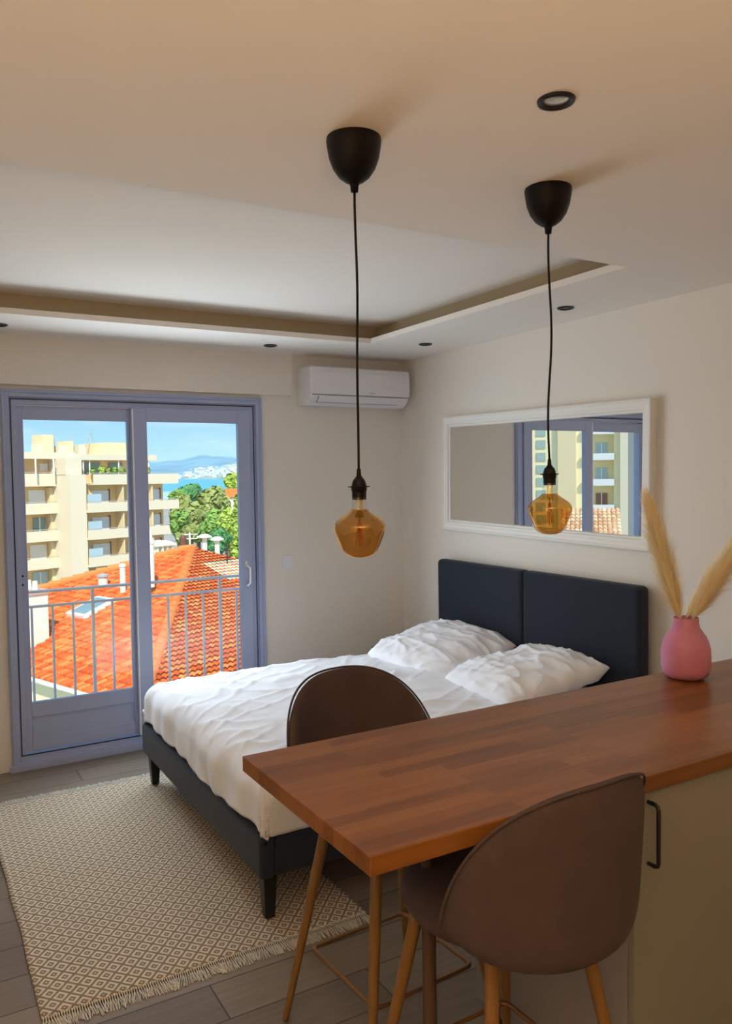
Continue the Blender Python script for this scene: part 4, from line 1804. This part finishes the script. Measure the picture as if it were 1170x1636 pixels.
# tiled roof in front of it
rf = tag(empty('tiled_roof_house'), 'low house with weathered tiled roof reflected in the wall mirror', 'house')
ctr = f_out * 46
ctr = f_out * 46 + f_r * 4.0
Mr = Matrix.Translation(Vector((ctr.x, ctr.y, -0.5))) @ Matrix((f_r, -f_out, Vector((0, 0, 1)))).transposed().to_4x4()
b = MB()
uvs = []
tw, th_, sl2 = 0.26, 0.42, 0.42
for r in range(20):
    for c in range(-6, 7):
        xa = c * tw
        d0, d1 = r * th_, (r + 1) * th_
        o_ = len(b.v)
        for (d, l_) in ((d0, 0), (d1 + 0.03, 0.05)):
            for k in range(4):
                t = k / 3
                b.v.append(tuple(Mr @ Vector((xa + tw * t, d, -sl2 * d + l_ + 0.08 * sin(pi * t)))))
        for k in range(3):
            b.f.append((o_ + k, o_ + k + 1, o_ + 5 + k, o_ + 4 + k))
            b.mi.append(0)
            uvs += [(c + 0.5, r + 0.5)] * 4
o = b.build('roof_face', M_TILE2, rf, fix=False)
uvl = o.data.uv_layers.new(name='UVMap')
for i, uv in enumerate(uvs):
    uvl.data[i].uv = uv
b = MB()
b.box((-6 * tw + 0.1, 0.3, -12), (7 * tw - 0.1, 8.0, -3.7), 0, Mr)
b.box((-6 * tw + 0.1, -0.3, -12), (7 * tw - 0.1, 0.3, -0.25), 0, Mr)
b.build('house_wall', M_FACW, rf)

# ------------------------------------------------------------------ neighbouring chimneys beyond the hip roof
def px_at(u, v, d):
    return CAMP + ray(u, v) * d


# white pole chimney behind the mullion
p_ = px_at(240, 908, 21.0)
o_ = tag(empty('chimney', p_), 'tall slim white flue rising beside the orange roof', 'chimney')
b = MB()
b.lathe([(0.11, -0.5), (0.11, 0.62), (0.13, 0.64), (0.13, 0.70), (0.09, 0.72), (0.05, 1.0), (0.0, 1.0)], n=14)
b.build('flue', M_STONE, o_, smooth=False)
# triple arched cowl
p_ = px_at(259, 889, 30.0)
o_ = tag(empty('chimney', p_, radians(20)), 'wide cream chimney with three arched openings beyond the orange roof', 'chimney')
b = MB()
b.box((-0.40, -0.25, -1.0), (0.40, 0.25, 0.12))
b.box((-0.46, -0.3, 0.40), (0.46, 0.3, 0.45))
b.prism([(-0.46, 0.45), (0.46, 0.45), (0.15, 0.58), (-0.15, 0.58)], 'y', -0.3, 0.3)
b.build('stack', M_STONE, o_)
for x in (-0.33, -0.11, 0.11, 0.33):
    b = MB()
    b.box((x - 0.045, -0.22, 0.12), (x + 0.045, 0.22, 0.41))
    b.build('pier', M_STONE, o_)
# brown pot
p_ = px_at(293, 882, 27.0)
o_ = tag(empty('chimney', p_), 'cream chimney with a dark brown revolving cowl beyond the roof apex', 'chimney')
b = MB()
b.box((-0.22, -0.2, -1.0), (0.22, 0.2, 0.12))
b.build('stack', M_STONE, o_)
b = MB()
b.lathe([(0.13, 0.12), (0.11, 0.30), (0.12, 0.45), (0.08, 0.56), (0.0, 0.58)], (0, 0, 0), 12)
b.build('cowl', M_POT, o_)
# antenna mast and dishes
p_ = px_at(304, 884, 28.0)
o_ = tag(empty('aerial', p_), 'thin white aerial mast with cross bars beyond the roof apex', 'aerial')
b = MB()
b.tube([(0, 0, -0.6), (0, 0, 0.72)], 0.03, 6)
b.build('mast', M_WHITEM, o_)
b = MB()
for z in (0.65, 0.5):
    b.tube([(-0.28, 0, z), (0.28, 0, z)], 0.015, 5)
b.build('cross_bar', M_WHITEM, o_)
p_ = px_at(363, 893, 23.5)
o_ = tag(empty('aerial', p_), 'small dark television aerial on the orange roof slope', 'aerial')
b = MB()
b.tube([(0, 0, -0.3), (0, 0, 0.32)], 0.018, 6)
b.tube([(-0.2, 0.1, 0.05), (0.12, -0.05, 0.02)], 0.012, 5)
b.tube([(-0.16, 0, 0.3), (0.1, 0, 0.22)], 0.012, 5)
b.build('mast', M_BLACKM, o_)
for (u, v, d, w_, lb) in ((327, 864, 32, 0.30, 'white mushroom shaped roof cowl, the taller of the two'), (347, 868, 32, 0.27, 'white mushroom shaped roof cowl, the lower of the two')):
    p_ = px_at(u, v, d)
    o_ = tag(empty('roof_cowl', p_), lb, 'roof cowl', 'roof cowls beyond the hip')
    b = MB()
    b.lathe([(0.1, -1.2), (0.1, 0.1), (w_, 0.12), (w_, 0.16), (w_ * 0.5, 0.24), (0, 0.27)], n=16)
    b.build('cowl', M_STONE, o_)

# ------------------------------------------------------------------ trees
def tree(label, u, vtop, vbase, d, wpx, kind, seed, shape='round'):
    rnd = random.Random(seed)
    top_ = px_at(u, vtop, d)
    bot_ = px_at(u, vbase, d)
    H_ = top_.z - bot_.z
    W_ = wpx / FPX * d / 2
    r_ = empty('cypress_tree' if shape == 'cone' else 'tree', Vector((top_.x, top_.y, bot_.z - 3)))
    tag(r_, label, 'tree', 'trees beyond the orange roof')
    cen = Vector((0, 0, 3 + H_ / 2))
    sub = []
    if shape == 'cone':
        for k in range(7):
            t = k / 6
            sub.append((Vector((0, 0, (t - 0.5) * H_ * 0.85)), Vector((W_ * (1.0 - 0.75 * t), W_ * (1.0 - 0.75 * t), H_ * 0.13))))
    else:
        for k in range(9):
            a = rnd.random() * 2 * pi
            rr = rnd.random() * 0.6
            sub.append((Vector((cos(a) * W_ * rr, sin(a) * W_ * rr, (rnd.random() - 0.5) * H_ * 0.62)), Vector((W_ * 0.52, W_ * 0.52, H_ * 0.24)) * (0.75 + 0.45 * rnd.random())))
    leaf_blob('crown', M_LEAF[kind], r_, cen, None, 1500, 0.17 * d / 45, seed, sub)
    b = MB()
    b.tube([(0, 0, -6), (0, 0, 3 + H_ * 0.55)], [0.35, 0.15], 8)
    b.build('trunk', M_TRUNK, r_)


tree('broad dark pine crown against the sea', 303, 776, 800, 120, 44, 'dark', 1)
tree('low green crown left of the dark pine', 285, 785, 806, 110, 26, 'green', 2)
tree('rounded olive crown beside the cream block', 294, 792, 850, 95, 44, 'olive', 3)
tree('tall olive pine in the middle of the wooded slope', 338, 780, 840, 90, 60, 'olive', 4)
tree('spreading olive tree below the middle pine', 316, 806, 862, 75, 56, 'olive', 5)
tree('bright green tree in front of the olive pine', 338, 812, 872, 62, 44, 'green', 6)
tree('lime green columnar tree right of the bright green one', 362, 806, 876, 58, 34, 'lime', 7)
tree('tall lime cypress at the right edge of the glass', 380, 796, 892, 52, 26, 'lime', 8, 'cone')
tree('olive bush behind the roof apex', 300, 838, 872, 55, 40, 'olive', 9)
tree('dark green bush behind the white cowls', 348, 846, 884, 50, 44, 'dark', 10)
tree('yellow green crown high on the far slope', 376, 758, 784, 150, 30, 'lime', 11)
tree('dark bush filling the gap at the right edge', 392, 850, 900, 48, 30, 'green', 12)
tree('green crown against the block beside the brown cowl', 287, 815, 870, 68, 30, 'green', 13)

# pale villa with orange roof at the right
p_ = px_at(378, 794, 140)
v_ = tag(empty('villa', p_, radians(-20)), 'white villa with an orange roof among the trees', 'house')
b = MB()
b.box((-4.5, -3, -4), (4.5, 3, 0))
b.build('wall', M_STONE, v_)
b = MB()
b.prism([(-5, 0), (5, 0), (4.0, 1.4), (-3.0, 1.4)], 'y', -3.4, 3.4)
b.build('roof', M_TILE, v_)

# ------------------------------------------------------------------ ground, sea, hills, town
b = MB()
b.box((-400, 8, -13.2), (500, 420, -13.0))
struct(b.build('ground', M_GROUND))


def strip(name, m, prof, d_near, d_far, seed, rough=0.0):
    """terrain whose skyline passes the given (u,v) points; real depth between d_near and d_far"""
    b = MB()
    us = [prof[0][0] + (prof[-1][0] - prof[0][0]) * i / 80 for i in range(81)]

    def top_v(u):
        for (u0, v0), (u1, v1) in zip(prof[:-1], prof[1:]):
            if u0 <= u <= u1:
                t = (u - u0) / (u1 - u0)
                t = t * t * (3 - 2 * t)
                return v0 + (v1 - v0) * t
        return prof[-1][1]
    NR = 12
    for i, u in enumerate(us):
        pt = px_at(u, top_v(u) + rough * noise.noise(Vector((u * 0.15, seed, 0))), d_far)
        r_ = ray(u, 760)
        for k in range(NR + 1):
            t = k / NR
            d = d_near + (d_far - d_near) * t
            base_z = -16
            z = base_z + (pt.z - base_z) * (t ** 0.8) + 0.02 * (pt.z + 16) * noise.noise(Vector((u * 0.2, t * 6, seed))) * (t < 1) * 3
            q = CAMP + r_ * d
            b.v.append((q.x, q.y, z))
        q = CAMP + r_ * (d_far * 1.3)
        b.v.append((q.x, q.y, -16))
    n = NR + 2
    for i in range(80):
        for k in range(n - 1):
            a = i * n + k
            b.f.append((a, a + 1, a + n + 1, a + n))
            b.mi.append(0)
    return b.build(name, m, smooth=True)


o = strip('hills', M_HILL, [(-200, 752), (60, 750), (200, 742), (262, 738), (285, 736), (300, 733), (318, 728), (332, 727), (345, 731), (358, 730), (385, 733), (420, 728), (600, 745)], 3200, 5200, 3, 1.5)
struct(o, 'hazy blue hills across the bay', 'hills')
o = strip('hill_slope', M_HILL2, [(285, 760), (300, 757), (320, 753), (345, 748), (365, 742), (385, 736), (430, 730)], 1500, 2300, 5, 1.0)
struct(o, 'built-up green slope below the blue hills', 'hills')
b = MB()
SV = 771
pts = []
for (u, d, v) in ((150, 700, 786), (420, 700, 786), (420, 1480, 766), (150, 1480, 766)):
    r_ = ray(u, 760)
    q = CAMP + r_ * d
    pv = px_at(u, v, d)
    pts.append((q.x, q.y, pv.z))
b.quad(*pts)
struct(b.build('sea', M_SEA), 'strip of turquoise sea beyond the trees', 'sea')

rnd = random.Random(11)
hb = MB()
hb.box((-9, -7, -6), (9, 7, 6))
h0 = hb.build('town_house', M_TOWN)
tag(h0, 'tiny pale house in the distant town across the bay', 'house', 'houses of the distant town')
first = True
for i in range(150):
    if i < 70:
        u = rnd.uniform(284, 384)
        v = rnd.uniform(755, 764) - (u - 284) * 0.07 + rnd.uniform(-1, 1) * 2
    else:
        u = 384 - 88 * rnd.random() ** 1.1
        v = rnd.uniform(740 + (384 - u) * 0.12, 762)
    d = 1450 + 2 * i if i < 70 else rnd.uniform(1500, 1700)
    p_ = px_at(u, v, d)
    s_ = rnd.uniform(0.14, 0.32) * d / 1500
    o = h0 if first else h0.copy()
    if not first:
        COL.objects.link(o)
    first = False
    o.location = p_
    o.scale = (s_ * rnd.uniform(0.8, 1.8), s_, s_ * rnd.uniform(0.5, 1.1))
    o.rotation_euler = (0, 0, rnd.random())
